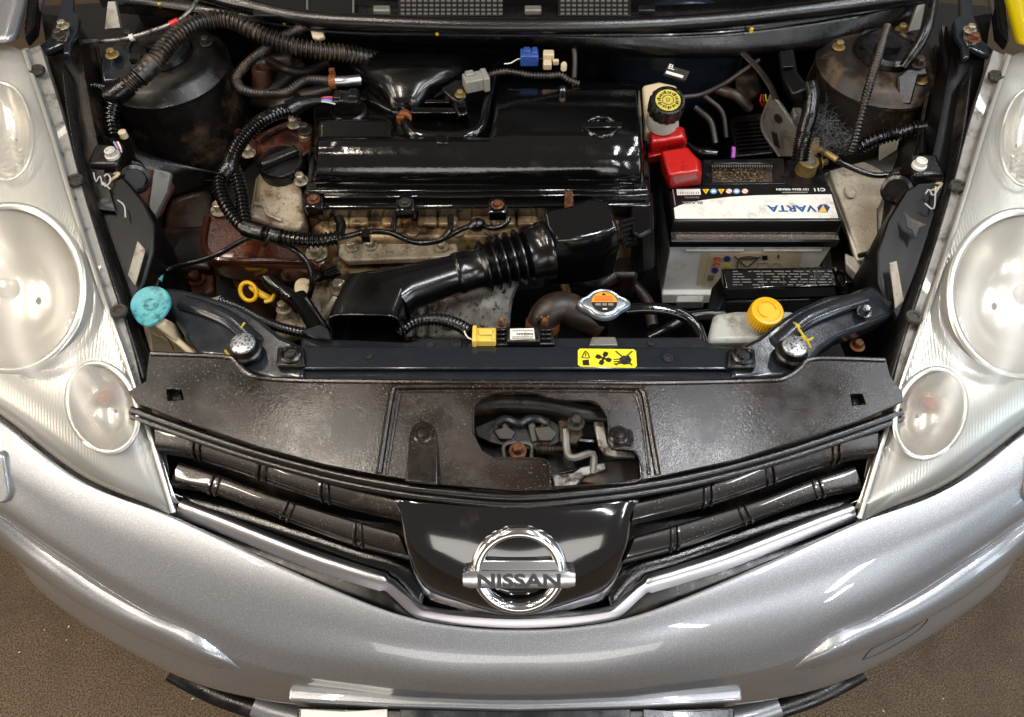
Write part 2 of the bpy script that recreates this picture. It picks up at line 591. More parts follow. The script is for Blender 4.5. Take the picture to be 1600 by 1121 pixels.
# lamp interior
m_bezel = M('lamp_bezel', S('c2c2be'), 0.26, 0.6, wave=75.0)
m_reflector = M('lamp_reflector', S('d6d0c4'), 0.22, 0.75, bump2=0.10, b2scale=25)
m_ring = M('lamp_ring', S('b9b8b1'), 0.24, 0.6)
m_amber = M('amber_bulb', S('9a5420'), 0.2, 0, coat=0.5)
m_bulb = M('bulb_cap', S('b8b2a4'), 0.2, 0.8)

def hazy_lens():
    m = bpy.data.materials.new('hazed_clear_lens')
    m.use_nodes = True
    N, L = m.node_tree.nodes, m.node_tree.links
    N.clear()
    out = N.new('ShaderNodeOutputMaterial')
    tr = N.new('ShaderNodeBsdfTransparent')
    tr.inputs[0].default_value = (0.95, 0.95, 0.92, 1)
    df = N.new('ShaderNodeBsdfDiffuse')
    df.inputs[0].default_value = (0.80, 0.80, 0.76, 1)
    gl = N.new('ShaderNodeBsdfGlossy')
    gl.inputs['Roughness'].default_value = 0.24
    geo = N.new('ShaderNodeNewGeometry')
    no = N.new('ShaderNodeTexNoise')
    no.inputs['Scale'].default_value = 7.0
    no.inputs['Detail'].default_value = 5.0
    L.new(geo.outputs['Position'], no.inputs['Vector'])
    mr = N.new('ShaderNodeMapRange')
    mr.inputs['To Min'].default_value = 0.10
    mr.inputs['To Max'].default_value = 0.24
    L.new(no.outputs['Fac'], mr.inputs['Value'])
    m1 = N.new('ShaderNodeMixShader')
    L.new(mr.outputs[0], m1.inputs[0])
    L.new(tr.outputs[0], m1.inputs[1])
    L.new(df.outputs[0], m1.inputs[2])
    fr = N.new('ShaderNodeFresnel')
    fr.inputs['IOR'].default_value = 1.5
    b = N.new('ShaderNodeBump')
    b.inputs['Strength'].default_value = 0.08
    b.inputs['Distance'].default_value = 0.002
    wv = N.new('ShaderNodeTexWave')
    wv.inputs['Scale'].default_value = 90.0
    wv.inputs['Distortion'].default_value = 0.4
    L.new(geo.outputs['Position'], wv.inputs['Vector'])
    L.new(wv.outputs['Fac'], b.inputs['Height'])
    L.new(b.outputs[0], df.inputs['Normal'])
    m2 = N.new('ShaderNodeMixShader')
    L.new(fr.outputs[0], m2.inputs[0])
    L.new(m1.outputs[0], m2.inputs[1])
    L.new(gl.outputs[0], m2.inputs[2])
    L.new(m2.outputs[0], out.inputs['Surface'])
    return m
m_lens = hazy_lens()
m_flange = M('frosted_lamp_flange', S('7f7d78'), 0.4, 0.1, dirt=(S('3b3834'), 0.48, 0.7, 40.0, 0.6), bump=0.3, bscale=350, coat=0.3)
m_chrome_soft = M('soft_chrome', S('d4d4d6'), 0.24, 1.0)
m_chrome_ring = M('badge_chrome', S('d8d8da'), 0.13, 1.0)
m_cap_sticker = M('dull_yellow_disc', S('b3a53c'), 0.45, 0, dirt=(S('6b6120'), .5, .7, 160.0))
m_duct = M('satin_duct_plastic', S('060606'), 0.2, 0, dirt=(S('19130e'), 0.58, 0.85, 12.0, 0.3), bump=0.05, bscale=300, rvar=0.05, spec=0.6)
m_legend = M('faded_legend', S('57554f'), 0.35, 0.2)
m_sticker_dull = M('faded_sticker', S('8f887a'), 0.5, 0, dirt=(S('55503f'), 0.5, 0.72, 90.0))
m_leg = M('grimy_chassis_paint', S('241a14'), 0.36, 0.1, col2=S('130f0d'), cscale=9, dirt=(S('4b2a18'), 0.52, 0.75, 15.0, 0.6), dirt2=(S('5f564b'), .6, .75, 300.0, .6), bump=0.3, bscale=240)
# ------------------------------------------------------------------ floor
fl = add('floor', ([(-4, -3, 0), (4, -3, 0), (4, 4, 0), (-4, 4, 0)], [(0, 1, 2, 3)]), m_carpet, smooth=False)
fl['kind'] = 'structure'

# ------------------------------------------------------------------ the car
car = thing('car', 'silver car seen from its nose with the bonnet up, bumper, headlights and black grille', 'car', (0, 0.9, 0))

def both(half, dy=0.0):
    """a row drawn on one side, mirrored about the car's middle (last point is the middle)"""
    return [P(*p) for p in half] + [P(2 * CX - p[0], p[1] + dy * min(1.0, (CX - p[0]) / 600.0), p[2]) for p in reversed(half[:-1])]

bump_rows = [
    both([(-150, 540, .795), (0, 657, .757), (130, 753, .717), (270, 808, .693), (434, 884, .668), (600, 953, .646), (700, 977, .637), (CX, 984, .633)], 8),
    both([(-152, 545, .801), (-1, 661, .763), (130, 757, .723), (269, 812, .699), (433, 888, .674), (600, 957, .651), (700, 981, .642), (CX, 988, .638)], 8),
    both([(-190, 620, 0.785), (-20, 725, 0.747), (112, 810, 0.709), (255, 870, 0.684), (425, 945, 0.657), (597, 1000, 0.637), (698, 1018, 0.628), (CX, 1024, 0.625)], 5),
    both([(-200, 680, 0.750), (-25, 772, 0.715), (102, 855, 0.680), (245, 930, 0.654), (415, 1000, 0.625), (594, 1042, 0.608), (697, 1056, 0.601), (CX, 1060, 0.598)]),
    both([(-200, 706, 0.718), (-18, 794, 0.684), (94, 869, 0.653), (232, 954, 0.624), (402, 1035, 0.590), (592, 1070, 0.570), (696, 1080, 0.563), (CX, 1084, 0.560)]),
    both([(-202, 712, 0.713), (-14, 800, 0.679), (95, 874, 0.648), (232, 960, 0.619), (396, 1042, 0.580), (591, 1077, 0.552), (696, 1087, 0.545), (CX, 1091, 0.540)]),
    both([(-203, 722, 0.695), (-10, 809, 0.662), (93, 883, 0.632), (229, 968, 0.604), (390, 1050, 0.562), (590, 1085, 0.530), (695, 1094, 0.520), (CX, 1098, 0.515)]),
    both([(-205, 748, 0.640), (-6, 826, 0.610), (78, 905, 0.585), (213, 992, 0.558), (378, 1064, 0.522), (588, 1098, 0.470), (695, 1108, 0.465), (CX, 1112, 0.460)]),
    both([(-210, 775, 0.550), (0, 849, 0.520), (67, 926, 0.490), (202, 1017, 0.470), (355, 1082, 0.440), (585, 1115, 0.380), (695, 1122, 0.380), (CX, 1126, 0.380)]),
]
last = [p + Vector((-p.x * 0.04, 0.05, -0.07)) for p in bump_rows[-1]]
bump_rows.append(last)
bump_geo = g_grid(bump_rows, 9, 6)
bumper = add('bumper', bump_geo, m_paint, car, sharp=60, solid=0.004)
from mathutils.bvhtree import BVHTree
bump_tree = BVHTree.FromPolygons(*bump_geo)
def on_bumper(q, lift=.0004):
    out = []
    for x, y in q:
        d = _ray(x, y).normalized()
        h = bump_tree.ray_cast(CAMV, d)
        if h[0] is not None:
            out.append(h[0] - d * lift)
    return out

def thin_line(name, pts, r, mat, parent, sides=6):
    return add(name, g_tube(PX(pts), r, sides=sides, step=0.01), mat, parent)

m_seam = m_black
for dy_, fl_ in ((0, False), (0, True)):
    f = (lambda q: mir(q)) if fl_ else (lambda q: q)
    add('seam', g_tube(on_bumper(f([(115, 936), (150, 956), (190, 977), (232, 998), (275, 1018), (315, 1034), (345, 1044)])), .0009, sides=6), m_seam, bumper)
    add('air_dam', g_tube(PX(f([(268, 1048, .36), (300, 1066, .345), (345, 1088, .335), (396, 1106, .33)])), 0.016, flat=0.6, step=0.01), m_satin, bumper)
    add('lower_lip', g_tube(PX(f([(398, 1101, .335), (430, 1112, .33), (475, 1124, .325)])), 0.017, flat=0.7, step=0.01), m_paint, bumper)
    # long raised moulding, running out to a point
    m_top = [(-110, 728), (-50, 772), (0, 810), (50, 848), (101, 883), (150, 916), (203, 947), (255, 970), (302, 989), (332, 1008), (356, 1028), (378, 1047)]
    m_bot = [(-140, 770), (-70, 806), (-8, 842), (50, 888), (115, 936), (160, 961), (205, 985), (255, 1009), (300, 1028), (330, 1039), (355, 1045), (379, 1048)]
    rr = []
    for t, lift in ((0, -.001), (.06, .006), (.16, .0105), (.35, .012), (.65, .010), (.92, .005), (1.0, -.001)):
        line = on_bumper(f([(lerp(a[0], b[0], t), lerp(a[1], b[1], t)) for a, b in zip(m_top, m_bot)]), 0)
        k_ = len(line)
        rr.append([p + Vector((p.x * .55, -.8, .35)).normalized() * (lift * min(1.0, (k_ - 1 - i_) / 2.5)) for i_, p in enumerate(line)])
    nmin = min(len(r) for r in rr)
    add('moulding', g_grid([r[len(r) - nmin:] for r in rr], 4, 3), m_paint, bumper, sharp=50)
    # cover of the headlight washer on the flank
    add('washer_cover', g_prism(on_bumper(f([(-26, 728), (-4, 706), (6, 712), (13, 770), (11, 785), (2, 789), (-22, 772)]), .010), (0, .012, -.012)), m_paint, bumper, bevel=0.004, seg=3)
# towing-eye cover outlined on one side only
tow = on_bumper([(1348, 1031), (1362, 1014), (1385, 1003), (1420, 985), (1450, 966), (1440, 980), (1420, 995), (1395, 1010), (1370, 1023), (1348, 1031)])
if len(tow) > 3:
    add('towing_cover_seam', g_tube(tow, .0007, sides=5, n=3), m_seam, bumper)

# number plate bracket, holder
brk = [(453, 1050), (CX, 1050), (1158, 1050), (1160, 1095), (1080, 1100), (1000, 1104), (CX, 1109), (620, 1104), (540, 1100), (450, 1095)]
bracket = add('plate_bracket', g_plate(brk, .505, 0.05), m_paint, car, bevel=0.004, seg=3)
holder = add('plate_holder', g_plate([(465, 1104), (CX, 1114), (1148, 1104), (1150, 1150), (CX, 1160), (460, 1150)], .484, 0.09), m_satin, car, bevel=0.003)
for a, b in ((470, 605), (625, 985), (1005, 1140)):
    m_ = (a + b) / 2
    add('plate_clip', g_plate([(a, 1108), (m_, 1112), (b, 1108), (b, 1140), (m_, 1140), (a, 1140)], .4885, 0.004), m_relay_white if a < 600 else m_member, holder, bevel=0.001)

# ------------------------------------------------------------------ grille
grille = empty_part('grille', P(CX, 870, .66), car)
panel_half_top = [(200, 645, .765), (300, 690, .767), (420, 728, .768), (530, 755, .768), (640, 775, .768), (CX, 786, .768)]
panel_half_bot = [(283, 798, .672), (340, 830, .655), (440, 872, .645), (530, 905, .638), (640, 945, .633), (CX, 963, .632)]
def half_lerp(t, drop=0.0):
    return [(lerp(a[0], b[0], t), lerp(a[1], b[1], t), lerp(a[2], b[2], t) - drop) for a, b in zip(panel_half_top, panel_half_bot)]
add('grille_backing', g_grid([both(half_lerp(t, 0.03 if 0.0 < t < 1 else 0.012), 8) for t in (0, .3, .65, 1)], 6, 4), m_satin, grille, sharp=60, solid=0.004)
# middle panel that carries the badge
cp = [
    both([(617, 780, .745), (622, 781, .769), (720, 789, .772), (CX, 792, .772)]),
    both([(629, 806, .735), (633, 806, .758), (722, 808, .764), (CX, 810, .764)]),
    both([(638, 852, .705), (641, 852, .731), (727, 858, .736), (CX, 861, .737)]),
    both([(646, 885, .675), (649, 885, .703), (735, 908, .702), (CX, 916, .701)]),
    both([(656, 912, .650), (659, 912, .678), (742, 945, .664), (CX, 955, .661)]),
    both([(674, 944, .620), (677, 944, .643), (748, 961, .637), (CX, 967, .637)]),
]
add('centre_panel', g_grid(cp, 8, 5), m_grille, grille, sharp=60, solid=0.004)

def slat(top, bot, flip, dy):
    """a bulged bar between two drawn edges"""
    rows = []
    for t, bulge in ((0, 0.0), (.08, .003), (.35, .005), (.58, .006), (.68, .005), (.9, -.002), (1.0, -.007)):
        row = [(lerp(a[0], b[0], t), lerp(a[1], b[1], t), lerp(a[2], b[2], t)) for a, b in zip(top, bot)]
        if flip:
            row = mir(row, dy)
        pts = PX(row)
        rows.append([p + Vector((0, -bulge * .7, bulge * .7)) for p in pts])
    rows.append([p + Vector((0, .022, -.004)) for p in rows[-1]])
    V, Fa = g_grid(rows, 8, 3)
    nc = 8 * (len(top) - 1) + 1
    nr = len(V) // nc
    Fa.append(tuple(r * nc for r in range(nr)))
    Fa.append(tuple(r * nc + nc - 1 for r in reversed(range(nr))))
    return (V, Fa), rows

s1t = [(243, 664, .757), (300, 680, .756), (377, 703, .756), (450, 729, .756), (528, 755, .757), (622, 779, .760)]
s1b = [(248, 711, .740), (300, 719, .739), (370, 740, .739), (447, 768, .739), (530, 794, .740), (630, 818, .744)]
s2t = [(280, 722, .716), (340, 742, .715), (420, 772, .714), (490, 794, .714), (560, 815, .716), (622, 833, .720)]
s2b = [(266, 763, .702), (330, 775, .701), (405, 801, .699), (480, 829, .698), (560, 857, .699), (644, 879, .703)]
for flip in (False, True):
    dy = 6 if flip else 0
    for top, bot, divs in ((s1t, s1b, (.24, .5, .77)), (s2t, s2b, (.22, .50, .80))):
        geo, rows = slat(top, bot, flip, dy)
        add('slat', geo, m_slat, grille, sharp=60)
        crv = [crom(r, 8) for r in rows[:7]]
        for d in divs:
            i = int(d * (len(crv[0]) - 1))
            for off in (-2, 2):
                pts = [lerp(c[i], c[min(len(c) - 1, max(0, i + off))], 0.28) + Vector((0, -.0015, .0015)) for c in crv]
                add('slat_rib', g_tube(pts, 0.0022, sides=6, step=0.004), m_slat, grille)
    # sloped end cheek beside the lamp
    ck = [(212, 640, .764), (250, 668, .745), (262, 730, .715), (270, 770, .690), (300, 782, .680), (276, 800, .672), (264, 790, .678), (240, 720, .715), (208, 650, .755)]
    if flip:
        ck = mir(ck, 10)
    add('end_cheek', g_prism(PX(ck), (0, .012, -.02)), m_grille, grille, bevel=0.002)
    # ledge under the slats, then the chrome strip
    led_t = [(276, 764, .686), (345, 776, .682), (440, 810, .677), (540, 846, .674), (630, 872, .668), (668, 912, .652)]
    led_b = [(294, 784, .690), (375, 815, .680), (470, 853, .669), (560, 887, .662), (612, 908, .655), (657, 952, .641)]
    fl2 = (lambda q: mir(q, 5)) if flip else (lambda q: q)
    add('ledge', g_grid([PX(fl2(led_t)), PX(fl2(led_b))], 6, 2), m_wet_speck, grille, solid=0.004)

half = [(279, 795, .692), (330, 814, .686), (400, 842, .678), (487, 876, .669), (560, 900, .663), (602, 913, .659), (618, 924, .655), (650, 953, .644), (672, 961, .641), (730, 968, .640), (CX, 972, .639)]
path = both(half, 6)
path = respace(crom(path, 8), 0.006)
loops = []
for p, (t, a, b) in zip(path, frames(path)):
    n_ = Vector((0, -.62, .78))
    s_ = n_.cross(t).normalized()
    wd = .0120 if abs(p.x) > 0.17 else .0085
    sec = [(-wd, -.004), (-wd * .85, .003), (-wd * .1, .0045), (wd * .62, .0045), (wd * .88, .001), (wd, -.006), (0, -.009)]
    loops.append([p + s_ * u + n_ * v for u, v in sec])
add('chrome_strip', g_loft(loops), m_chrome_wet, grille, sharp=50)

# dark channel between the chrome and the bumper
gap_t = [(279, 795, .672), (330, 815, .665), (400, 845, .658), (487, 878, .650), (560, 900, .645), (610, 912, .640), (655, 945, .625), (730, 962, .622), (CX, 966, .622)]
gap_b = [(272, 815, .680), (330, 842, .668), (400, 874, .655), (487, 912, .644), (560, 943, .636), (610, 962, .630), (655, 975, .625), (730, 988, .622), (CX, 992, .620)]
add('channel', g_grid([both(gap_t, 6), both(gap_b, 8)], 6, 3), m_satin, grille, solid=.004)

# ------------------------------------------------------------------ badge
emb_c = P(811, 889, .716)
ex = Vector((1, 0, 0))
en = Vector((0, -.72, .70)).normalized()
ey = en.cross(ex).normalized()
if ey.z < 0:
    ey = -ey
badge = empty_part('emblem', emb_c, car)
def B3(u, v, h):
    return emb_c + ex * u + ey * v + en * h
loops = []
for k in range(72):
    a = 2 * math.pi * k / 72
    c_, s_ = math.cos(a), math.sin(a)
    l = []
    for r, h in ((.0435, .002), (.0445, .008), (.0485, .0115), (.0540, .0110), (.0580, .006), (.059, .0005), (.051, -.002)):
        l.append(B3(r * c_, r * s_, h))
    loops.append(l)
loops.append(loops[0])
add('emblem_ring', g_loft(loops, cap=False), m_chrome_ring, badge, sharp=60)
def badge_bar(name, u0, v0, v1, h0, h1, mat, bow=0.0):
    secs = []
    for k in range(17):
        u = lerp(-u0, u0, k / 16)
        dz = -bow * (1 - (u / u0) ** 2) + bow
        e = 0.0 if 0 < k < 16 else 0.003
        top = v1 - dz
        bot = v0 - dz
        secs.append([B3(u, bot + e, h0), B3(u, top - e, h0), B3(u, top - .001 - e, h1 - .001), B3(u, top - .003 - e, h1), B3(u, bot + .003 + e, h1), B3(u, bot + .001 + e, h1 - .001)])
    return add(name, g_loft(secs), mat, badge, sharp=50)
badge_bar('emblem_bar', .0685, -.021, .004, -.001, .0125, m_chrome_soft)
add('emblem_bar_top', g_loft([[B3(u * s, v, h) for s in (1,) for u, v, h in ((-.05, .004, .004), (.05, .004, .004), (.046, .0155, .003), (-.046, .0155, .003))],
                              [B3(u, v, h) for u, v, h in ((-.05, .004, .0125), (.05, .004, .0125), (.046, .0155, .009), (-.046, .0155, .009))]]), m_chrome_soft, badge, bevel=.001)
t_ = text('lettering', 'NISSAN', B3(0, -.0172, .0128), ex, ey, .0245, m_letter, badge, extrude=.0008, bold=.032, width=1.25, align='CENTER')

# ------------------------------------------------------------------ plastic cover over the radiator
def zc(x, y):
    return .812 - (y - 560) / 200.0 * .022
cov_back = [(233, 552), (352, 558), (370, 568), (386, 583), (410, 591), (475, 595), (640, 597), (CX, 598), (1000, 599), (1195, 595), (1228, 590), (1250, 576), (1272, 561), (1384, 562)]
cov_right = [(1392, 590), (1410, 613), (1411, 627)]
cov_front = [(1337, 659), (1234, 692), (1151, 718), (1028, 745), (871, 765), (CX, 767), (680, 756), (590, 742), (508, 726), (405, 698), (303, 663), (211, 628)]
cov_left = [(200, 612), (228, 596)]
outline = cov_back + cov_right + cov_front + cov_left
hole = [(740, 678), (740, 642), (749, 626), (771, 614), (831, 613), (874, 624), (921, 625), (938, 633), (948, 650), (951, 668), (951, 690), (956, 701), (988, 703), (998, 713), (1001, 750), (940, 757), (868, 762), (860, 758), (858, 731), (846, 718), (774, 716), (753, 704)]
sq = [[(260, 608), (284, 608), (287, 625), (262, 627)], [(1328, 616), (1348, 615), (1353, 632), (1332, 634)]]
to3 = lambda q: [P(x, y, zc(x, y)) for x, y in q]
cover = add('radiator_cover', g_holed(to3(outline), [to3(hole)] + [to3(s) for s in sq], (0, 0, -.006)), m_cover, car, bevel=0.0022, seg=2, limit=60)
# raised back rim, outlined inset, front lip
add('back_rim', g_tube(to3([(236, 553)] + cov_back[1:-1] + [(1382, 563)]), 0.0035, sides=8, step=.006), m_cover, cover)
add('inset_ridge', g_tube([p + Vector((0, 0, .0008)) for p in to3([(592, 740), (600, 690), (611, 622), (616, 610), (628, 605), (CX, 604), (984, 605), (1000, 609), (1007, 620), (1017, 680), (1028, 742)])], 0.0042, sides=8, step=.006), m_cover, cover)
add('inset_step', g_tube([p + Vector((0, 0, .0005)) for p in to3([(604, 741), (612, 690), (622, 628), (626, 617), (638, 612), (CX, 611), (975, 612), (990, 616), (996, 626), (1004, 660), (1014, 742)])], 0.0022, sides=8, step=.006), m_cover, cover)
add('hole_rim', g_tube([p + Vector((0, 0, .0003)) for p in crom(to3(hole[:21]), 4)], 0.0016, sides=6, step=.005, n=1), m_cover, cover)
# clip panel on each side of the latch
add('clip_panel', g_plate([(633, 752), (638, 700), (641, 675), (648, 662), (660, 657), (673, 662), (682, 675), (684, 700), (684, 757)], zc(0, 680) + .003, .006), m_cover, cover, bevel=.002)
add('clip_tab', g_plate([(951, 668), (956, 660), (978, 660), (988, 668), (991, 685), (989, 701), (958, 700), (951, 690)], zc(0, 680) + .001, .005), m_cover, cover, bevel=.002)
def push_clip(px, py, z, parent):
    c = P(px, py, z)
    return add('push_clip', g_lathe([(.0125, -.004), (.0125, .001), (.0105, .003), (.0085, .003), (.008, .0015), (.0065, .0015), (.006, .004), (.001, .0045)], c, n=20), m_cover, parent)
push_clip(661, 679, zc(0, 679) + .004, cover)
push_clip(967, 680, zc(0, 680) + .003, cover)
for q in sq:
    x0, y0 = q[0]
    add('square_socket', g_plate([(a + (2 if i in (0, 3) else -2), b + (5 if i < 2 else -1)) for i, (a, b) in enumerate(q)], zc(0, y0) - .012, .01), m_satin, cover, bevel=.001)
# two-lipped rubber seal at the front of the cover
seal_half = [(206, 640, .782), (300, 674, .782), (405, 709, .782), (508, 737, .781), (590, 754, .781), (680, 767, .781), (CX, 777, .780)]
add('front_seal', g_tube(both(seal_half, 4), .0052, sides=10, step=.008), m_rubber, cover)
add('front_seal_lip', g_tube([p + Vector((0, -.0075, -.005)) for p in both(seal_half, 4)], .0045, sides=10, step=.008), m_rubber, cover)

# ------------------------------------------------------------------ bonnet latch in the opening
latch = empty_part('bonnet_latch', P(860, 690, .70), car)
add('latch_tunnel', g_slab([(735, 605), (1005, 605), (1005, 770), (735, 770)], .69, [(735, 605), (1005, 605), (1005, 770), (735, 770)], .68), m_black, latch)
add('cross_tube', g_tube(PX([(735, 634, .765), (790, 630, .768), (860, 634, .768), (905, 645, .766), (950, 650, .762)]), .014, step=.008), m_tower, latch)
add('latch_plate', g_prism(PX([(742, 668, .752), (760, 660, .752), (780, 653, .752), (800, 656, .752), (830, 656, .752), (862, 656, .752), (878, 668, .752), (878, 690, .748), (845, 705, .745), (800, 700, .745), (765, 692, .748), (745, 682, .75)]), (0, .004, -.006)), m_tower, latch, bevel=.0015)
for a, b in (((785, 655, .758), (800, 690, .748)), ((828, 655, .758), (836, 690, .748)), ((852, 655, .758), (850, 685, .748))):
    add('catch_arm', g_tube(PX([a, b]), .006, sides=8), m_bolt_dark, latch)
add('catch_hook', g_tube(PX([(775, 662, .762), (790, 655, .764), (812, 662, .764), (826, 655, .764), (842, 655, .764), (855, 662, .764)]), .0055, sides=8), m_member, latch)
hexg = lambda r, h: [(r * 1.25, 0), (r * 1.25, h * .25), (r, h * .25), (r, h), (r * .8, h * 1.05), (r * .2, h * 1.05)]
def hexbolt(name, c, r, h, mat, parent, axis=(0, 0, 1), washer=True):
    """hexagon head on a round washer"""
    t, a, b = axes_of(axis)
    c = Vector(c)
    g1 = g_lathe([(r * .2, 0), (r * 1.55, 0), (r * 1.55, h * .22), (r * .9, h * .24)], c, axis, n=20) if washer else ([], [])
    g2 = g_lathe([(r, h * .1), (r, h * .95), (r * .82, h * 1.1), (r * .1, h * 1.1)], c, axis, n=6)
    return add(name, join(g1, g2), mat, parent, bevel=r * .08, seg=1, sharp=25)
hexbolt('bolt', P(809, 706, .752), .0075, .014, m_bolt_rust, latch)
hexbolt('bolt', P(900, 662, .768), .0075, .014, m_bolt_dark, latch)
for k in range(7):
    c = P(752 + k * 20, 672 + (k % 3) * 9, .742 + .004 * (k % 2))
    add('rivet', g_lathe([(.006, -.004), (.006, .002), (.004, .004), (.001, .0045)], c, n=14), (m_tower, m_bolt_dark, m_rust)[k % 3], latch)
add('pawl', g_prism(PX([(770, 672, .758), (792, 664, .76), (806, 674, .76), (800, 688, .756), (780, 688, .755)]), (0, .003, -.008)), m_tower, latch, bevel=.002)
add('pawl', g_prism(PX([(834, 668, .760), (858, 664, .762), (872, 676, .760), (862, 690, .756), (842, 690, .756)]), (0, .003, -.008)), m_bolt_dark, latch, bevel=.002)
add('back_plate', g_plate([(742, 690), (880, 694), (905, 735), (858, 745), (742, 720)], .728, .006), m_tower, latch, bevel=.002)
add('release_cable', g_tube(PX([(905, 688, .752), (930, 690, .75), (955, 690, .745)]), .004, sides=8), m_loom, latch)
add('return_spring', g_tube(PX([(838, 702, .75), (880, 702, .75)]), .007, sides=10, corr=(.004, .0015)), m_tower, latch)
add('catch_frame', g_tube(PX([(788, 716, .74), (790, 694, .75), (828, 694, .75), (830, 716, .74)]), .0028, sides=6, step=.004), m_steel, latch)
add('pivot_block', g_plate([(872, 655), (905, 652), (912, 680), (900, 694), (875, 690)], .756, .02), m_tower_dusty, latch, bevel=.003)
add('silver_strut', g_prism(PX([(926, 655, .768), (944, 655, .768), (950, 692, .765), (958, 702, .765), (988, 706, .765), (993, 716, .76), (960, 716, .758), (946, 712, .76), (936, 700, .762)]), (0, .002, -.008)), m_steel, latch, bevel=.002)
add('lever', g_tube(PX([(884, 672, .758), (886, 705, .755), (895, 716, .757), (922, 709, .759), (928, 715, .757), (926, 740, .75)]), .005, sides=8, step=.005), m_zinc, latch)
add('silver_foot', g_prism(PX([(862, 741, .752), (895, 739, .752), (908, 730, .756), (945, 722, .756), (948, 734, .754), (916, 744, .752), (900, 760, .750), (866, 762, .750)]), (0, .002, -.008)), m_steel, latch, bevel=.002)
add('dirt_pocket', g_plate([(905, 752), (940, 722), (985, 715), (998, 722), (999, 750), (940, 757)], .744, .006), m_tower_dusty, latch, bevel=.002)

# ------------------------------------------------------------------ radiator support member
member = add('radiator_support', g_loft([
    PX([(473, 541, .802), (1147, 543, .802), (1150, 577, .806), (470, 577, .806)]),
    PX([(473, 548, .765), (1147, 550, .765), (1150, 587, .772), (470, 587, .772)])]), m_member, car, bevel=.003, seg=3)
add('front_ledge', g_slab([(415, 578), (1200, 580), (1200, 598), (415, 597)], .797, [(415, 585), (1200, 587), (1200, 603), (415, 603)], .77), m_member, member, bevel=.003)
add('back_ledge', g_slab([(470, 525), (515, 530), (640, 535), (660, 529), (1090, 527), (1120, 540), (1150, 548), (470, 548)], .785, [(470, 530), (515, 535), (640, 540), (660, 534), (1090, 532), (1120, 545), (1150, 552), (470, 552)], .765), m_member, member, bevel=.003)
# swept arms
armL = [(476, 541), (440, 525), (408, 498), (372, 476), (330, 462), (290, 452), (262, 447), (244, 456), (262, 480), (275, 505), (293, 532), (312, 556), (352, 560), (386, 584), (420, 592), (476, 592)]
za = lambda x, y: .803 - max(0, (470 - x)) / 230 * .02 if x < CX else .803 - max(0, (x - 1140)) / 230 * .02
add('swept_arm', g_prism([P(x, y, za(x, y)) for x, y in armL], (0, 0, -.03)), m_member, member, bevel=.007, seg=3)
armR = [(1142, 546), (1182, 528), (1220, 498), (1246, 482), (1290, 462), (1330, 456), (1360, 444), (1392, 452), (1402, 470), (1395, 492), (1355, 510), (1310, 526), (1285, 545), (1270, 562), (1246, 578), (1226, 590), (1142, 592)]
add('swept_arm', g_prism([P(x, y, za(x, y)) for x, y in armR], (0, 0, -.03)), m_member, member, bevel=.007, seg=3)
# ridge pressed along each arm
add('arm_rib', g_tube(PX([(400, 535, .800), (360, 500, .798), (320, 482, .795), (285, 472, .79)]), .012, flat=.5, step=.006), m_member, member)
add('arm_rib', g_tube(PX([(1215, 535, .800), (1258, 500, .798), (1300, 482, .795), (1350, 466, .79)]), .012, flat=.5, step=.006), m_member, member)
for px, py in ((384, 546), (1237, 550)):
    c = P(px, py, .808)
    add('bonnet_stop', g_lathe([(.021, -.006), (.021, .0), (.018, .002), (.0165, .007), (.0165, .0125), (.015, .014), (.001, .0145)], c, n=28), m_satin, member)
    add('stop_top', g_lathe([(.0162, .0128), (.0157, .0152), (.0143, .0163), (.001, .0165)], c, n=28), m_worn, member)
for px, py in ((455, 556), (1160, 558)):
    add('mount_pad', g_plate([(px - 22, py - 14), (px + 20, py - 14), (px + 22, py + 16), (px - 24, py + 16)], .8115, .012), m_satin, member, bevel=.003)
    add('mount_bush', g_lathe([(.014, 0), (.014, .004), (.011, .006), (.009, .003), (.006, .003), (.006, .006), (.001, .006)], P(px, py, .811), n=24), m_rubber, member)
for px, py, r in ((576, 557, .0035), (1044, 560, .005), (672, 537, .005), (713, 538, .0055), (1018, 536, .004), (1350, 484, .004)):
    z = .8065 if py > 545 else .787
    add('socket', g_lathe([(r * 1.3, -.002), (r * 1.3, .0006), (r, .0006), (r * .9, -.001), (.0002, -.001)], P(px, py, z), n=16), m_black, member)
hexbolt('bolt', P(1350, 488, .793), .007, .010, m_member, member)
hexbolt('bolt', P(1339, 541, .745), .007, .010, m_bolt_rust, member)
for pts in ([(1240, 504, .8035), (1252, 520, .8035), (1262, 535, .8035), (1266, 545, .8035)], [(1240, 504, .8035), (1250, 512, .8035)], [(1252, 526, .8035), (1262, 532, .8035), (1270, 528, .8035)], [(1250, 540, .8035), (1258, 530, .8035)],
            [(377, 514, .8035), (382, 505, .8035)], [(352, 548, .803), (360, 558, .803)]):
    add('paint_mark', g_tube(PX(pts), .0018, sides=6, step=.004), m_ymark, member)

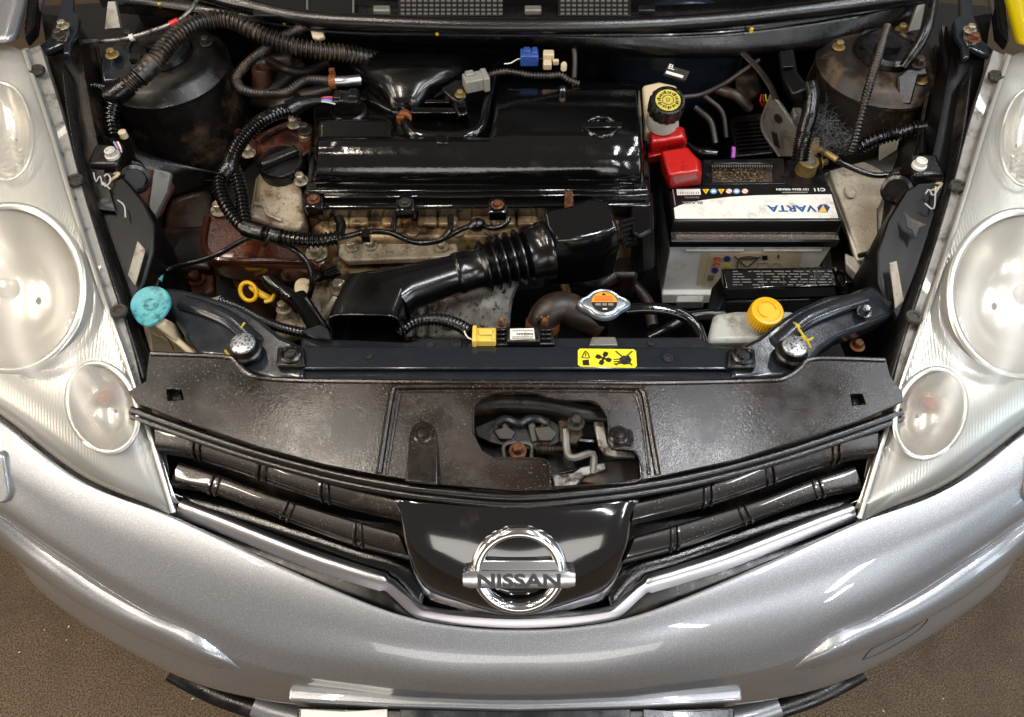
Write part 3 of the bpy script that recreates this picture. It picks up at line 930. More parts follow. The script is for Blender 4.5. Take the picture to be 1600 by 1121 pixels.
# warning label on the support member
lz = lambda x, y: .8022 + (y - 541) / 36 * .004 + .0008
sticker = add('warning_label', g_prism([P(x, y, lz(x, y)) for x, y in [(903, 548), (906, 545), (990, 546), (994, 549), (995, 572), (992, 575), (907, 573), (903, 570)]], (0, 0, -.0006)), m_sticker, car, smooth=False)
def sym(pts, w=None, mat=None, z=.0006):
    q = [P(x, y, lz(x, y) + z) for x, y in pts]
    if w:
        return add('symbol', g_tube(q, w, sides=5, step=.002, n=3), mat or m_ink_black, sticker)
    return add('symbol', g_prism(q, (0, 0, -.0004)), mat or m_ink_black, sticker, smooth=False)
sym([(909, 559), (915, 549), (921, 559), (909, 559)], .0007)
sym([(915, 552), (915, 557)], .0007)
sym([(910, 563), (920, 562), (921, 571), (911, 571)])
for k in range(4):
    a0 = k * math.pi / 2 + .3
    q = [(943 + math.cos(a0 + da) * r, 560 + math.sin(a0 + da) * r * .82) for da, r in ((0, 2), (-.5, 8), (-.15, 13.5), (.35, 13), (.6, 8), (.5, 3))]
    sym(q)
sym(ell(943, 560, 3, 2.5, 12))
sym([(962, 549), (988, 571)], .001)
sym([(988, 549), (962, 571)], .001)
sym([(968, 560), (974, 556), (983, 556), (987, 562), (984, 569), (974, 570), (968, 566)])
for k in range(3):
    sym([(959, 562 + k * 3.5), (972, 561 + k * 3.5)], .0007)
# ------------------------------------------------------------------ headlights, fenders, hinges
Lc = [(-5, 66, .93), (-90, 200, .90), (-140, 350, .86), (-165, 470, .815), (-140, 560, .79), (0, 650, .762), (130, 746, .722), (262, 799, .697)]
Rc = [(35, 80, .93), (75, 200, .905), (105, 300, .88), (150, 440, .838), (185, 540, .803), (215, 630, .768), (242, 715, .736), (268, 801, .700)]

def lamp_net(flip, bulge, drop, nv=40, nu=40):
    f = (lambda q: mir(q, 9)) if flip else (lambda q: q)
    A, Bc = crom(PX(f(Lc)), 8), crom(PX(f(Rc)), 8)
    n = len(A)
    rows = []
    for i in range(n):
        a, b = A[i], Bc[i]
        tt = (lerp(A[min(i + 1, n - 1)], Bc[min(i + 1, n - 1)], .5) - lerp(A[max(i - 1, 0)], Bc[max(i - 1, 0)], .5))
        nn = tt.cross(b - a)
        nn = nn.normalized() if nn.length > 1e-9 else Vector((0, 0, 1))
        if nn.z < 0:
            nn = -nn
        amt = math.sin(math.pi * min(1, max(0, (i + .3) / (n - .2)))) ** .6
        rows.append([lerp(a, b, s / nu) + nn * (bulge * (math.sin(math.pi * s / nu) ** .7) * amt - drop) for s in range(nu + 1)])
    return rows

def project(p):
    d = p - CAMV
    w = d.dot(_Fw)
    return CX + F * d.x / w, CY - F * d.dot(_U) / w

def headlight(flip):
    dy = 9 if flip else 0
    f = (lambda q: mir(q, dy)) if flip else (lambda q: q)
    h = empty_part('headlight', P(f([(60, 560, .6)])[0][0], 560, .6), car)
    rows = lamp_net(flip, .034, 0)
    nc = len(rows[0])
    quads = lambda rr: [(r * nc + c, r * nc + c + 1, (r + 1) * nc + c + 1, (r + 1) * nc + c) for r in range(len(rr) - 1) for c in range(nc - 1)]
    add('lens', ([p for r in rows for p in r], quads(rows)), m_lens, h, sharp=80)
    # inner bezel, cut open for the two bowls
    br = lamp_net(flip, .016, .018)
    V = [p for r in br for p in r]
    E = [(15, 450, 112, 126, 0.0), (160, 637, 52, 70, -.35), (6, 205, 42, 75, -.1)]
    def inside(p):
        x, y = project(p)
        for cx, cy, rx, ry, ro in E:
            if flip:
                cx, cy, ro = 2 * CX - cx, cy + dy, -ro
            c, s = math.cos(-ro), math.sin(-ro)
            u, v = (x - cx) * c - (y - cy) * s, (x - cx) * s + (y - cy) * c
            if (u / rx) ** 2 + (v / ry) ** 2 < .94:
                return True
        return False
    fq = [q for q in quads(br) if not inside((V[q[0]] + V[q[2]]) / 2)]
    add('bezel', (V, fq), m_bezel, h, sharp=80)
    # bowls
    def zb(x, y, k):
        return (.846 - .00033 * (y - 450), .778 - .00033 * (y - 635), .902 - .0003 * (y - 205))[k]
    names = (('reflector', 'reflector_ring'), ('indicator_reflector', 'indicator_ring'), ('position_lamp_reflector', 'position_lamp_ring'))
    for k, (cx, cy, rx, ry, ro) in enumerate(E):
        loops = []
        for s, d in ((1.0, 0), (.93, .008), (.86, .016), (.72, .034), (.55, .05), (.36, .06), (.18, .064), (.05, .065)):
            pts = f([(x, y, zb(x, y, k)) for x, y in ell(cx, cy, rx * s, ry * s, 40, ro)])
            loops.append([p + Vector((0, .35, -.9)) * (d * (1.0, .55, .45)[k]) for p in PX(pts)])
        add(names[k][0], g_loft(loops, cap=False), m_reflector, h, sharp=70)
        rim = crom(PX(f([(x, y, zb(x, y, k) + .007) for x, y in ell(cx, cy, rx * 1.02, ry * 1.02, 40, ro)])), 2, closed=True)
        rr = (.0055, .0036, .0028)[k]
        lo = []
        for i, p in enumerate(rim):
            t = (rim[(i + 1) % len(rim)] - rim[i - 1]).normalized()
            n_ = Vector((0, -.35, .9))
            s_ = t.cross(n_).normalized()
            lo.append([p + s_ * (rr * math.cos(q * math.pi / 4)) + n_ * (rr * .6 * math.sin(q * math.pi / 4)) for q in range(8)])
        lo.append(lo[0])
        add(names[k][1], g_loft(lo, cap=False), m_ring, h, sharp=70)
    # bulbs and shield bars
    bx, by = f([(15, 450)])[0]
    add('bulb', g_lathe([(.001, -.03), (.012, -.03), (.014, -.015), (.013, .012), (.008, .02), (.001, .021)], P(bx, by, .80), (0, -.5, .85), n=20), m_bulb, h)
    ix, iy = f([(163, 622)])[0]
    add('indicator_bulb', g_lathe([(.006, -.012), (.009, -.006), (.0095, .004), (.006, .012), (.001, .014)], P(ix, iy, .762), (0, -.7, .6), n=18), m_amber, h)
    # flutes of the position lamp
    for q in range(6):
        px0 = f([(-8 + q * 2, 225 + q * 9, .875), (10 + q * 3, 218 + q * 9, .879), (30 + q * 1.2, 226 + q * 9, .875)])
        add('flute', g_tube(PX(px0), .003, sides=6, step=.006), m_reflector, h)
    # frosted flange along the bay side
    fo = [(p[0], p[1], p[2] - .004) for p in Rc]
    fi = [(62, 70, .925), (100, 190, .90), (127, 292, .874), (170, 432, .832), (203, 532, .797), (226, 622, .763), (248, 708, .73), (272, 799, .695)]
    ra, rb = crom(PX(f(fo)), 6), crom(PX(f(fi)), 6)
    loops = [[a + Vector((0, 0, .004)), lerp(a, b, .35) + Vector((0, 0, .002)), lerp(a, b, .4) + Vector((0, 0, -.001)), b + Vector((0, 0, 0)), b + Vector((0, 0, -.02)), a + Vector((0, 0, -.02))] for a, b in zip(ra, rb)]
    add('flange', g_loft(loops), m_flange, h, sharp=40)
    add('lens_edge', g_tube(PX(f([(p[0] + 3, p[1], p[2] + .002) for p in Rc])), .0032, sides=8, step=.008), m_ring, h)
    add('lower_seal', g_tube(PX(f([(p[0] + 1, p[1] + 3, p[2] + .001) for p in Lc[4:]])), .004, sides=8, step=.008), m_satin, h)
    # black outer wall dropping into the bay
    wall = [(98, 95, .92), (110, 190, .897), (132, 292, .870), (176, 432, .828), (208, 532, .793), (228, 600, .77)]
    wp = crom(PX(f(wall)), 4)
    off = Vector((-.02 if flip else .02, 0, -.22))
    add('outer_wall', g_loft([[p for p in wp], [p + off * .3 for p in wp], [p + off for p in wp]], closed=False), m_satin, h, solid=.004)
    # fixing tabs with screws
    for tx, ty, tz in ((118, 282, .882), (186, 487, .824), (58, 110, .925)):
        x, y = f([(tx, ty)])[0]
        add('fixing_tab', g_lathe([(.010, -.004), (.0115, 0), (.0105, .003), (.006, .003), (.0055, .0015), (.001, .0015)], P(x, y, tz), n=18), m_bolt_dark, h)
    # rear housing hanging into the bay
    hs = [(119, 243, .862), (150, 252, .858), (180, 266, .852), (202, 286, .845), (226, 316, .835), (241, 350, .822), (239, 392, .806), (224, 440, .79), (207, 474, .775), (192, 466, .79), (168, 400, .815), (140, 318, .845)]
    if flip:
        hs = [(119, 262, .862), (146, 262, .858), (165, 268, .852), (200, 290, .845), (226, 335, .835), (243, 385, .818), (240, 432, .80), (224, 470, .785), (207, 500, .77), (192, 480, .79), (168, 410, .815), (140, 330, .845)]
    top = PX(f([(a, b, c - .006) for a, b, c in hs]))
    cen = sum(top, Vector()) / len(top)
    lp = [[p for p in top], [p + Vector((0, 0, -.03)) + (p - cen) * .10 for p in top], [p + Vector((0, 0, -.16)) for p in top]]
    add('rear_housing', g_loft(lp), m_matte, h, bevel=.006, seg=2)
    return h

hl = headlight(False)
hr = headlight(True)
# rating stickers, chalk marks and adjusters on the housings
add('rating_sticker', g_prism(PX([(215, 377, .822), (227, 391, .815), (211, 447, .797), (200, 430, .803)]), (0, 0, -.001)), m_sticker_dull, hl, smooth=False)
add('rating_sticker', g_prism(PX([(1390, 411, .820), (1401, 408, .823), (1412, 470, .797), (1399, 482, .793)]), (0, 0, -.001)), m_sticker_dull, hr, smooth=False)
for q in ([(146, 270), (150, 284), (156, 275), (160, 290)], [(163, 276), (168, 272), (173, 282), (165, 292), (160, 284), (172, 296)], [(184, 313), (194, 322), (196, 340)]):
    add('chalk_mark', g_tube([P(x, y, .862 - (y - 243) * .00033) for x, y in q], .0011, sides=5, step=.004), m_chalk, hl)
for q in ([(1445, 318), (1459, 326), (1462, 292)], [(1446, 303), (1452, 296), (1458, 306), (1470, 290)]):
    add('chalk_mark', g_tube([P(x, y, .866 - (y - 262) * .0003) for x, y in q], .0011, sides=5, step=.004), m_chalk, hr)
add('scuff', g_prism(PX([(1412, 330, .8475), (1425, 342, .845), (1448, 352, .8455), (1436, 356, .842), (1430, 372, .836), (1426, 360, .840), (1418, 355, .840), (1416, 342, .844)]), (0, 0, -.001)), m_tower_dusty, hr)

def adjuster(px, py, z, parent):
    c = P(px, py + 16, z - .02)
    add('adjuster_motor', g_box(c, .046, .045, .035), m_satin, parent, bevel=.006, seg=3)
    add('motor_drum', g_lathe([(.018, -.05), (.022, -.048), (.022, -.012), (.019, -.010), (.019, .006), (.022, .008), (.022, .02), (.017, .022), (.015, .014), (.001, .014)], c + Vector((.026 if px < CX else -.026, -.006, -.024)), (.5 if px < CX else -.5, -.75, .45), n=28), m_satin, parent)
    add('drum_seal', g_tube([c + Vector((.0, -.028, .004)) + Vector((.022 * math.cos(a), .006 * math.sin(a), -.012 * (1 - math.cos(a * 1.0)))) for a in [k * .5 - 1.5 for k in range(7)]], .0022, sides=6, step=.004), m_cream, parent)
    add('adjuster_bolt', g_lathe([(.0075, -.008), (.0105, -.008), (.0105, -.004), (.008, -.003), (.008, .004), (.006, .005), (.005, .002), (.001, .002)], P(px, py, z + .006), n=20), m_relay_white, parent)
adjuster(173, 238, .865, hl)
adjuster(1439, 254, .865, hr)

# ------------------------------------------------------------------ fender edges and bonnet hinges
for flip in (False, True):
    f = (lambda q: mir(q, 6)) if flip else (lambda q: q)
    fend = [PX(f(r)) for r in (
        [(58, -60, .965), (44, 0, .955), (28, 62, .945)],
        [(48, -60, .973), (34, 0, .963), (18, 62, .953)],
        [(20, -60, .975), (6, 0, .965), (-8, 64, .955)],
        [(-60, -60, .96), (-80, 0, .95), (-100, 66, .935)],
        [(-160, -60, .90), (-190, 0, .89), (-200, 66, .87)])]
    fe = add('fender', g_grid(fend, 6, 4), m_paint if not flip else m_yellow_reflect, car, sharp=60, solid=.004)  # right fender is coloured as if mirroring something yellow
    add('fender_flange', g_prism(PX(f([(46, -40, .953), (62, -40, .945), (52, 40, .938), (36, 58, .94)])), (0, 0, -.02)), m_satin, fe, bevel=.003)
    add('bonnet_stay_rod', g_tube(PX(f([(66, -30, .935), (58, 8, .93), (44, 44, .925)])), .008, sides=10), m_steel, fe)
    hp = [(92, -30, .935), (114, -30, .935), (113, 16, .93), (124, 26, .93), (119, 50, .925), (110, 64, .922), (108, 84, .918), (98, 83, .918), (99, 66, .92), (80, 76, .916), (63, 82, .912), (60, 72, .914), (78, 58, .918), (86, 30, .926), (95, 14, .93)]
    hinge = add('hinge', g_prism(PX(f(hp)), (0, 0, -.01)), m_member, car, bevel=.0025)
    add('hinge_pad', g_prism(PX(f([(90, 38, .929), (106, 36, .93), (108, 52, .927), (102, 64, .925), (88, 62, .925), (86, 52, .926)])), (0, 0, -.004)), m_steel, hinge, bevel=.001)
    for (bx, by), mt in zip(f([(99, 42), (93, 56)]), (m_bolt, m_bolt_rust if flip else m_bolt_dark)):
        hexbolt('bolt', P(bx, by, .932), .0065, .009, mt, hinge)
# ------------------------------------------------------------------ engine bay shell (parts of the car)
add('undertray', g_box((0, 1.02, .36), 1.36, 1.06, .02), m_black, car)
# the raised bonnet, standing up behind the bay
bon = [[(x, 1.235 + .012 * s * s - .02 * abs(x), .97 + .004 * s) if r == 0 else (x * (1 - .06 * r), 1.235 + .36 * r / 4 - .05 * (x / .7) ** 2, .97 + .86 * r / 4) for s, x in enumerate((-.70, -.5, -.25, 0, .25, .5, .70))] for r in range(5)]
add('bonnet', g_grid([[Vector(p) for p in r] for r in bon], 4, 3), m_tower, car, sharp=60, solid=.03)
add('firewall', g_box((0, 1.285, .62), 1.36, .03, .56), m_satin, car)
# radiator behind the support member
add('radiator', g_box((0, .575, .57), .66, .045, .36), m_black, car, bevel=.004)

for flip in (False, True):
    f = (lambda q: mir(q)) if flip else (lambda q: q)
    sg = -1 if flip else 1
    # inner wing
    w = [(118, 30, .905), (128, 90, .895), (140, 160, .88), (158, 250, .855), (180, 330, .83)]
    wp = crom(PX(f(w)), 4)
    wing = add('inner_wing', g_loft([[p + Vector((-.05 * sg, 0, .01)) for p in wp], [p for p in wp], [p + Vector((.02 * sg, 0, -.14)) for p in wp], [p + Vector((.03 * sg, 0, -.45)) for p in wp]], closed=False), m_tower if not flip else m_matte, car, solid=.004)
    add('wing_crease', g_tube([p + Vector((.012 * sg, 0, -.05)) for p in wp], .003, sides=6), m_tower, wing)
    # shelf between the wing and the tower
    add('wing_shelf', g_slab(f([(60, 10), (240, 0), (240, 110), (150, 200), (120, 200)]), .80, f([(60, 20), (240, 10), (240, 120), (150, 210), (120, 210)]), .78), m_black, wing)
    # suspension tower
    cx, cy = (250, 88) if not flip else (1384, 88)
    c = P(cx, cy, .852)
    mt, mt2 = (m_tower, m_tower) if not flip else (m_tower_dusty, m_tower_dusty)
    tower = add('strut_tower', g_lathe([(.13, -.42), (.122, -.25), (.112, -.12), (.106, -.035), (.105, -.028), (.108, -.026), (.108, -.020), (.103, -.016), (.095, -.004), (.085, .002), (.06, .004), (.045, .004)], c, n=48), mt, car, sharp=45)
    add('strut_cap', g_lathe([(.052, .0), (.054, .004), (.052, .012), (.044, .016), (.042, .012), (.02, .010), (.018, .022), (.001, .023)], c + Vector((0, .005, .002)), n=32), m_satin, tower)
    for a in (.4, 2.5, 4.4) if not flip else (2.9, 5.2, 1.0):
        hexbolt('strut_nut', c + Vector((.078 * math.cos(a), .078 * math.sin(a), .003)), .007, .011, m_bolt_dark if not flip else m_brass, tower)
    # apron between the tower and the chassis leg
    ap = [(150, 190, .80), (205, 230, .76), (300, 262, .72), (360, 275, .68)]
    ap2 = [(168, 300, .76), (215, 330, .70), (268, 310, .67), (340, 300, .64)]
    add('apron', g_grid([PX(f(ap)), [lerp(a, b, .5) + Vector((0, 0, .012)) for a, b in zip(PX(f(ap)), PX(f(ap2)))], PX(f(ap2))], 6, 4), m_tower, car, sharp=60, solid=.004)
    wl = []
    for k in range(13):
        an = math.radians(-165 + k * 12)
        hz = -.075 - .012 * k
        rad = .109 + (-hz - .06) * .085
        an = an if not flip else math.pi - an
        wl.append(c + Vector((rad * math.cos(an), rad * math.sin(an), hz)))
    add('weld_flange', g_tube(wl, .0035, sides=8), m_tower, tower)
    add('grommet', g_lathe([(.007, -.002), (.008, .001), (.006, .003), (.003, .001), (.001, .001)], c + Vector(((.05 if not flip else -.05), -.118, -.20)), (0, -1, .1), n=16), m_tower, tower)
    # chassis leg
    leg = add('chassis_leg', g_loft([PX(f([(262, 312, .668), (300, 300, .672), (328, 296, .668), (336, 330, .665), (330, 420, .655), (320, 458, .64), (245, 458, .64), (246, 420, .655), (258, 350, .665)])),
                               PX(f([(262, 322, .52), (300, 310, .52), (328, 306, .52), (336, 340, .52), (330, 430, .52), (320, 470, .52), (245, 470, .52), (246, 430, .52), (258, 360, .52)]))]), m_leg, car, bevel=.012, seg=3)
    if not flip:
        add('leg_step', g_plate([(250, 352), (335, 350), (330, 418), (246, 420)], .676, .02), m_leg, leg, bevel=.012, seg=3)
        add('rusty_foot', g_plate([(250, 425), (332, 420), (334, 452), (320, 460), (246, 455)], .655, .02), m_rust, leg, bevel=.005)
        for bx, by in ((268, 437), (307, 437)):
            hexbolt('bolt', P(bx, by, .656), .010, .014, m_bolt_rust, leg)
        add('rusty_gusset', g_prism(PX([(210, 290, .765), (226, 262, .772), (262, 272, .752), (272, 290, .735), (252, 330, .71), (240, 345, .71), (222, 318, .735)]), (0, 0, -.006)), m_rust, leg, bevel=.002)
        add('grey_gusset', g_prism(PX([(240, 262, .772), (268, 270, .758), (262, 300, .735), (240, 345, .712), (232, 320, .735)]), (0, .002, -.008)), m_zinc, leg, bevel=.002)
# mounts on the towers
bL = add('tower_bracket', g_prism(PX([(160, 74, .885), (192, 70, .885), (205, 84, .885), (214, 106, .88), (212, 128, .865), (158, 130, .865), (157, 100, .878)]), (0, .004, -.02)), m_member, car, bevel=.006, seg=3)
hexbolt('bolt', P(176, 87, .887), .007, .010, m_brass, bL)
bR = add('tower_bracket', g_prism(PX([(1404, 118, .872), (1418, 106, .876), (1448, 104, .876), (1452, 118, .872), (1436, 120, .872), (1424, 165, .835), (1402, 165, .835)]), (0, .004, -.01)), m_tower, car, bevel=.004)
hexbolt('bolt', P(1434, 101, .88), .008, .012, m_tower_dusty, bR)
rod = add('bonnet_prop', g_tube(PX([(1462, -20, .95), (1456, 10, .945), (1450, 38, .935), (1440, 62, .92), (1424, 88, .90), (1413, 104, .885)]), .0085, sides=12), m_satin, None)
tag(rod, 'black bonnet prop rod rising from the dusty right-hand suspension tower', 'prop rod')
add('flange_strip', g_prism(PX([(1470, 40, .90), (1482, 40, .90), (1490, 110, .885), (1490, 170, .865), (1498, 215, .85), (1492, 216, .85), (1480, 170, .865), (1478, 110, .885)]), (0, .004, -.01)), m_satin, car, bevel=.002)

# ------------------------------------------------------------------ scuttle with its rubber strip
cow = empty_part('scuttle', P(800, 20, .86), car)
add('scuttle_lip', g_grid([PX([(176, 2, .888), (300, 12, .885), (420, 34, .882), (520, 48, .88), (800, 55, .878), (1080, 53, .878), (1290, 28, .882), (1440, 2, .888)]),
                          PX([(176, 8, .880), (300, 20, .876), (420, 42, .872), (520, 56, .868), (800, 66, .862), (1080, 84, .850), (1290, 66, .85), (1440, 20, .87)]),
                          PX([(176, 20, .85), (300, 32, .845), (420, 54, .84), (520, 66, .835), (800, 78, .83), (1080, 92, .828), (1290, 76, .83), (1440, 34, .84)])], 6, 4), m_satin, cow, sharp=60, solid=.003)
add('scuttle_top', g_grid([PX([(150, -30, .90), (420, -10, .90), (800, 10, .898), (1200, 0, .90), (1460, -40, .90)]), PX([(160, -3, .89), (420, 32, .884), (800, 50, .88), (1200, 42, .882), (1450, -2, .89)])], 8, 3), m_satin, cow, solid=.003)
add('rubber_strip', g_tube(PX([(270, -22, .905), (330, -6, .905), (385, 8, .903), (440, 22, .90), (500, 31, .898), (600, 36, .896), (720, 40, .895), (850, 41, .895), (1000, 39, .895), (1130, 31, .896), (1240, 19, .898), (1340, 7, .90), (1440, -8, .905)]), .0132, sides=14, step=.008), m_rubber, cow)
add('lip_edge', g_tube(PX([(176, 2, .889), (300, 12, .886), (420, 36, .883), (520, 50, .88), (660, 54, .879), (800, 56, .879), (950, 55, .879), (1080, 53, .879), (1200, 43, .88), (1290, 29, .883), (1380, 14, .886), (1440, 3, .889)]), .0022, sides=6, step=.01), m_member, cow)
for px, py in ((444, 36), (683, 52), (929, 51), (1174, 48), (250, 9)):
    add('scuttle_clip', g_lathe([(.003, -.003), (.003, .004), (.0005, .005)], P(px, py, .886), n=10), m_ymark, cow)
add('scuttle_rear', g_box((0, 1.47, .872), 1.44, .46, .02), m_black, cow)
# vents behind the strip, each with slits
for x0, x1 in ((622, 786), (872, 986), (395, 550)):
    va = add('air_vent', g_plate([(x0, -12), (x1, -12), (x1, 24), (x0, 24)], .906, .004), m_black, cow, bevel=.001)
for x0, x1 in ((622, 786), (872, 986)):
    for r, yy in enumerate((0, 7, 14, 20)):
        n = int((x1 - x0) / 9)
        for k in range(n):
            xa = x0 + 4 + k * 9
            add('vent_bar', g_plate([(xa, yy), (xa + 6, yy), (xa + 6, yy + 2), (xa, yy + 2)], .9085, .002), m_zinc, cow, smooth=False)
for px in (595, 832, 1010):
    add('scuttle_catch', g_plate([(px - 12, 8), (px + 14, 8), (px + 14, 16), (px - 12, 16)], .912, .01), m_zinc if px < 1000 else m_tower, cow, bevel=.002)
for pts in ([(480, 20, .905), (480, -10, .91)], [(552, 22, .905), (552, -10, .91)]):
    add('vent_frame', g_tube(PX(pts), .0018, sides=6), m_zinc, cow)
# bent brackets under the scuttle
add('scuttle_bracket', g_prism(PX([(168, 2, .898), (180, 2, .898), (188, 44, .87), (163, 46, .87)]), (0, .006, -.006)), m_zinc, cow, bevel=.001)
add('scuttle_bracket', g_prism(PX([(1434, 8, .895), (1446, 6, .895), (1438, 46, .865), (1420, 50, .865)]), (0, .006, -.006)), m_zinc, cow, bevel=.001)
tg = add('pale_tag', g_prism(PX([(483, 40, .884), (502, 40, .884), (507, 58, .872), (497, 62, .870), (488, 60, .872)]), (0, .004, -.008)), m_cream, cow, bevel=.002)
add('drain_pipe', g_tube(PX([(760, 54, .872), (850, 56, .868), (885, 62, .86), (896, 74, .85), (898, 95, .835), (897, 122, .815)]), .005, sides=10), m_hose_brown, cow)
# ------------------------------------------------------------------ engine
eng = thing('engine', 'grimy four-cylinder engine with stained alloy head below the glossy black air box', 'engine', (0, .95, .36))
add('engine_block', g_slab([(345, 200), (1000, 180), (1010, 400), (860, 430), (560, 440), (340, 410)], .66, [(345, 240), (1000, 220), (1010, 440), (860, 480), (560, 480), (340, 450)], .40), m_black, eng, bevel=.02)
# cylinder head flank with its bosses
head = add('cylinder_head', g_slab([(486, 318), (1000, 318), (1000, 346), (860, 352), (842, 372), (520, 372), (486, 350)], .742, [(486, 340), (1000, 340), (1000, 420), (860, 440), (842, 440), (520, 440), (486, 410)], .64), m_alloy_dark, eng, bevel=.006, seg=2)
for px in (530, 560, 612, 668, 700, 752, 790, 824):
    add('head_boss', g_slab([(px - 15, 330), (px + 15, 330), (px + 16, 352), (px - 16, 352)], .755, [(px - 16, 350), (px + 16, 350), (px + 17, 372), (px - 17, 372)], .70), m_alloy_dark, head, bevel=.005, seg=2)
for px in (568, 645, 715, 770):
    add('plug_well', g_lathe([(.011, -.004), (.011, .001), (.008, .002), (.007, -.002), (.001, -.002)], P(px, 362, .744), n=18), m_alloy_dark, head)
fl_ = add('manifold_flange', g_plate([(531, 372), (712, 368), (716, 392), (708, 402), (540, 408), (528, 400)], .728, .012), m_alloy, eng, bevel=.003)
for bx, by in ((549, 386), (578, 384), (690, 386)):
    hexbolt('bolt', P(bx, by, .729), .0075, .010, m_bolt, fl_)
add('lower_flank', g_slab([(520, 402), (845, 380), (850, 430), (700, 448), (560, 450), (520, 440)], .70, [(520, 420), (845, 400), (850, 450), (700, 470), (560, 470), (520, 460)], .62), m_alloy_dark, eng, bevel=.004)
for px in (592, 655):
    add('joint_line', g_tube(PX([(px, 408, .702), (px - 2, 430, .702)]), .0015, sides=5), m_black, eng)
# exhaust heat shield, with pressed folds
hs_rows = [
    PX([(556, 432, .715), (620, 428, .725), (700, 424, .732), (770, 430, .735), (822, 412, .73)]),
    PX([(552, 462, .705), (620, 460, .722), (700, 456, .732), (766, 452, .735), (812, 440, .725)]),
    PX([(560, 495, .69), (625, 492, .71), (700, 488, .722), (760, 482, .722), (800, 476, .71)]),
    PX([(570, 530, .66), (628, 532, .68), (700, 530, .69), (760, 528, .69), (796, 524, .68)])]
hs_ = add('heat_shield', g_grid(hs_rows, 6, 5), m_shield, eng, sharp=60, solid=.002)
for k, px in enumerate((640, 658, 676)):
    add('shield_fold', g_tube(PX([(px + 6, 470, .728), (px, 490, .722), (px - 2, 524, .692)]), .006, sides=8), m_shield, hs_)
hexbolt('bolt', P(704, 505, .708), .008, .009, m_bolt_dark, hs_)
# cam cover: pale alloy, brown rear, oil filler
cam_c = add('cam_cover', g_loft([PX([(404, 270, .786), (430, 262, .788), (463, 274, .788), (470, 292, .785), (477, 346, .768), (468, 362, .764), (440, 358, .764), (390, 340, .768), (398, 316, .775)]),
                                PX([(400, 276, .70), (430, 270, .70), (466, 282, .70), (476, 300, .70), (490, 360, .70), (474, 380, .70), (440, 376, .70), (384, 354, .70), (392, 326, .70)])]), m_alloy, eng, bevel=.008, seg=3)
add('cam_cover_rib', g_tube(PX([(398, 318, .777), (412, 322, .778), (418, 335, .775), (440, 345, .772)]), .003, sides=8), m_alloy, cam_c)
rear = add('cam_cover_rear', g_loft([PX([(398, 212, .782), (430, 196, .786), (470, 188, .788), (492, 196, .788), (490, 232, .786), (470, 250, .784), (420, 252, .782), (402, 240, .78)]),
                                    PX([(392, 225, .70), (430, 210, .70), (470, 200, .70), (496, 206, .70), (496, 245, .70), (470, 262, .70), (420, 264, .70), (396, 255, .70)])]), m_brown, eng, bevel=.008, seg=3)
add('rear_rib', g_tube(PX([(402, 222, .786), (425, 205, .789), (470, 188, .791)]), .005, sides=8), m_brown, rear)
oc = P(440, 258, .795)
oil = add('oil_filler_cap', g_lathe([(.035, -.02), (.0365, 0), (.0365, .006), (.034, .009), (.01, .010), (.001, .010)], oc, n=48, notch=(24, .0012, 1, 2)), m_satin, eng)
add('cap_handle', g_box(oc + Vector((0, 0, .016)), .062, .015, .012, ax=(.84, .54, 0)), m_satin, oil, bevel=.003)
for bx, by, bz, mt in ((460, 196, .79, m_bolt), (477, 206, .797, m_bolt_dark), (389, 241, .79, m_bolt), (471, 284, .79, m_bolt), (470, 282, .786, m_bolt_dark)):
    hexbolt('bolt', P(bx, by, bz), .0075, .014, mt, cam_c)
add('bolt_post', g_lathe([(.010, -.05), (.010, .004), (.007, .006), (.006, .003), (.001, .003)], P(476, 213, .79), n=16), m_alloy_dark, cam_c)
# oily mount bracket
mb = [(331, 312), (346, 322), (370, 342), (395, 352), (440, 366), (478, 384), (504, 386), (514, 398), (509, 412), (495, 417), (350, 412), (326, 405), (314, 388), (316, 362), (322, 336)]
mtb = add('mount_bracket', g_prism([P(x, y, .748) for x, y in mb], (0, .004, -.05)), m_brown, eng, bevel=.009, seg=3)
add('bracket_rim', g_tube([P(x, y, .750) for x, y in [(324, 340), (319, 365), (319, 385), (330, 400), (352, 407), (430, 408), (494, 411)]], .005, sides=8), m_brown, mtb)
for bx, by, r in ((495, 397, .011), (345, 329, .010)):
    hexbolt('bolt', P(bx, by, .750), r, .015, m_bolt, mtb)
add('mount_well', g_lathe([(.034, -.10), (.036, -.02), (.033, -.005), (.02, -.003), (.001, -.003)], P(392, 415, .70), n=28), m_rust, mtb)
# timing-side alloy bracket below the mount
tb = add('timing_bracket', g_prism(PX([(447, 455, .665), (480, 445, .675), (505, 425, .69), (535, 402, .70), (544, 412, .70), (545, 440, .69), (530, 470, .67), (515, 500, .655), (500, 520, .64), (468, 520, .63), (452, 510, .63), (426, 508, .63), (432, 485, .645)]), (0, .004, -.05)), m_alloy, eng, bevel=.006, seg=2)
add('bracket_web', g_tube(PX([(500, 500, .66), (522, 470, .68), (540, 440, .695)]), .008, sides=8), m_alloy, tb)
hexbolt('bolt', P(530, 452, .69), .010, .016, m_bolt, tb)
hexbolt('bolt', P(444, 484, .672), .008, .016, m_bolt, tb)
add('sensor_collar', g_lathe([(.012, -.01), (.014, 0), (.013, .012), (.008, .014), (.001, .014)], P(474, 452, .71), (.3, -.2, 1), n=20), m_cream, tb)
add('lower_cover', g_plate([(432, 500), (458, 492), (476, 505), (482, 520), (440, 525), (424, 515)], .655, .02), m_alloy, tb, bevel=.006)
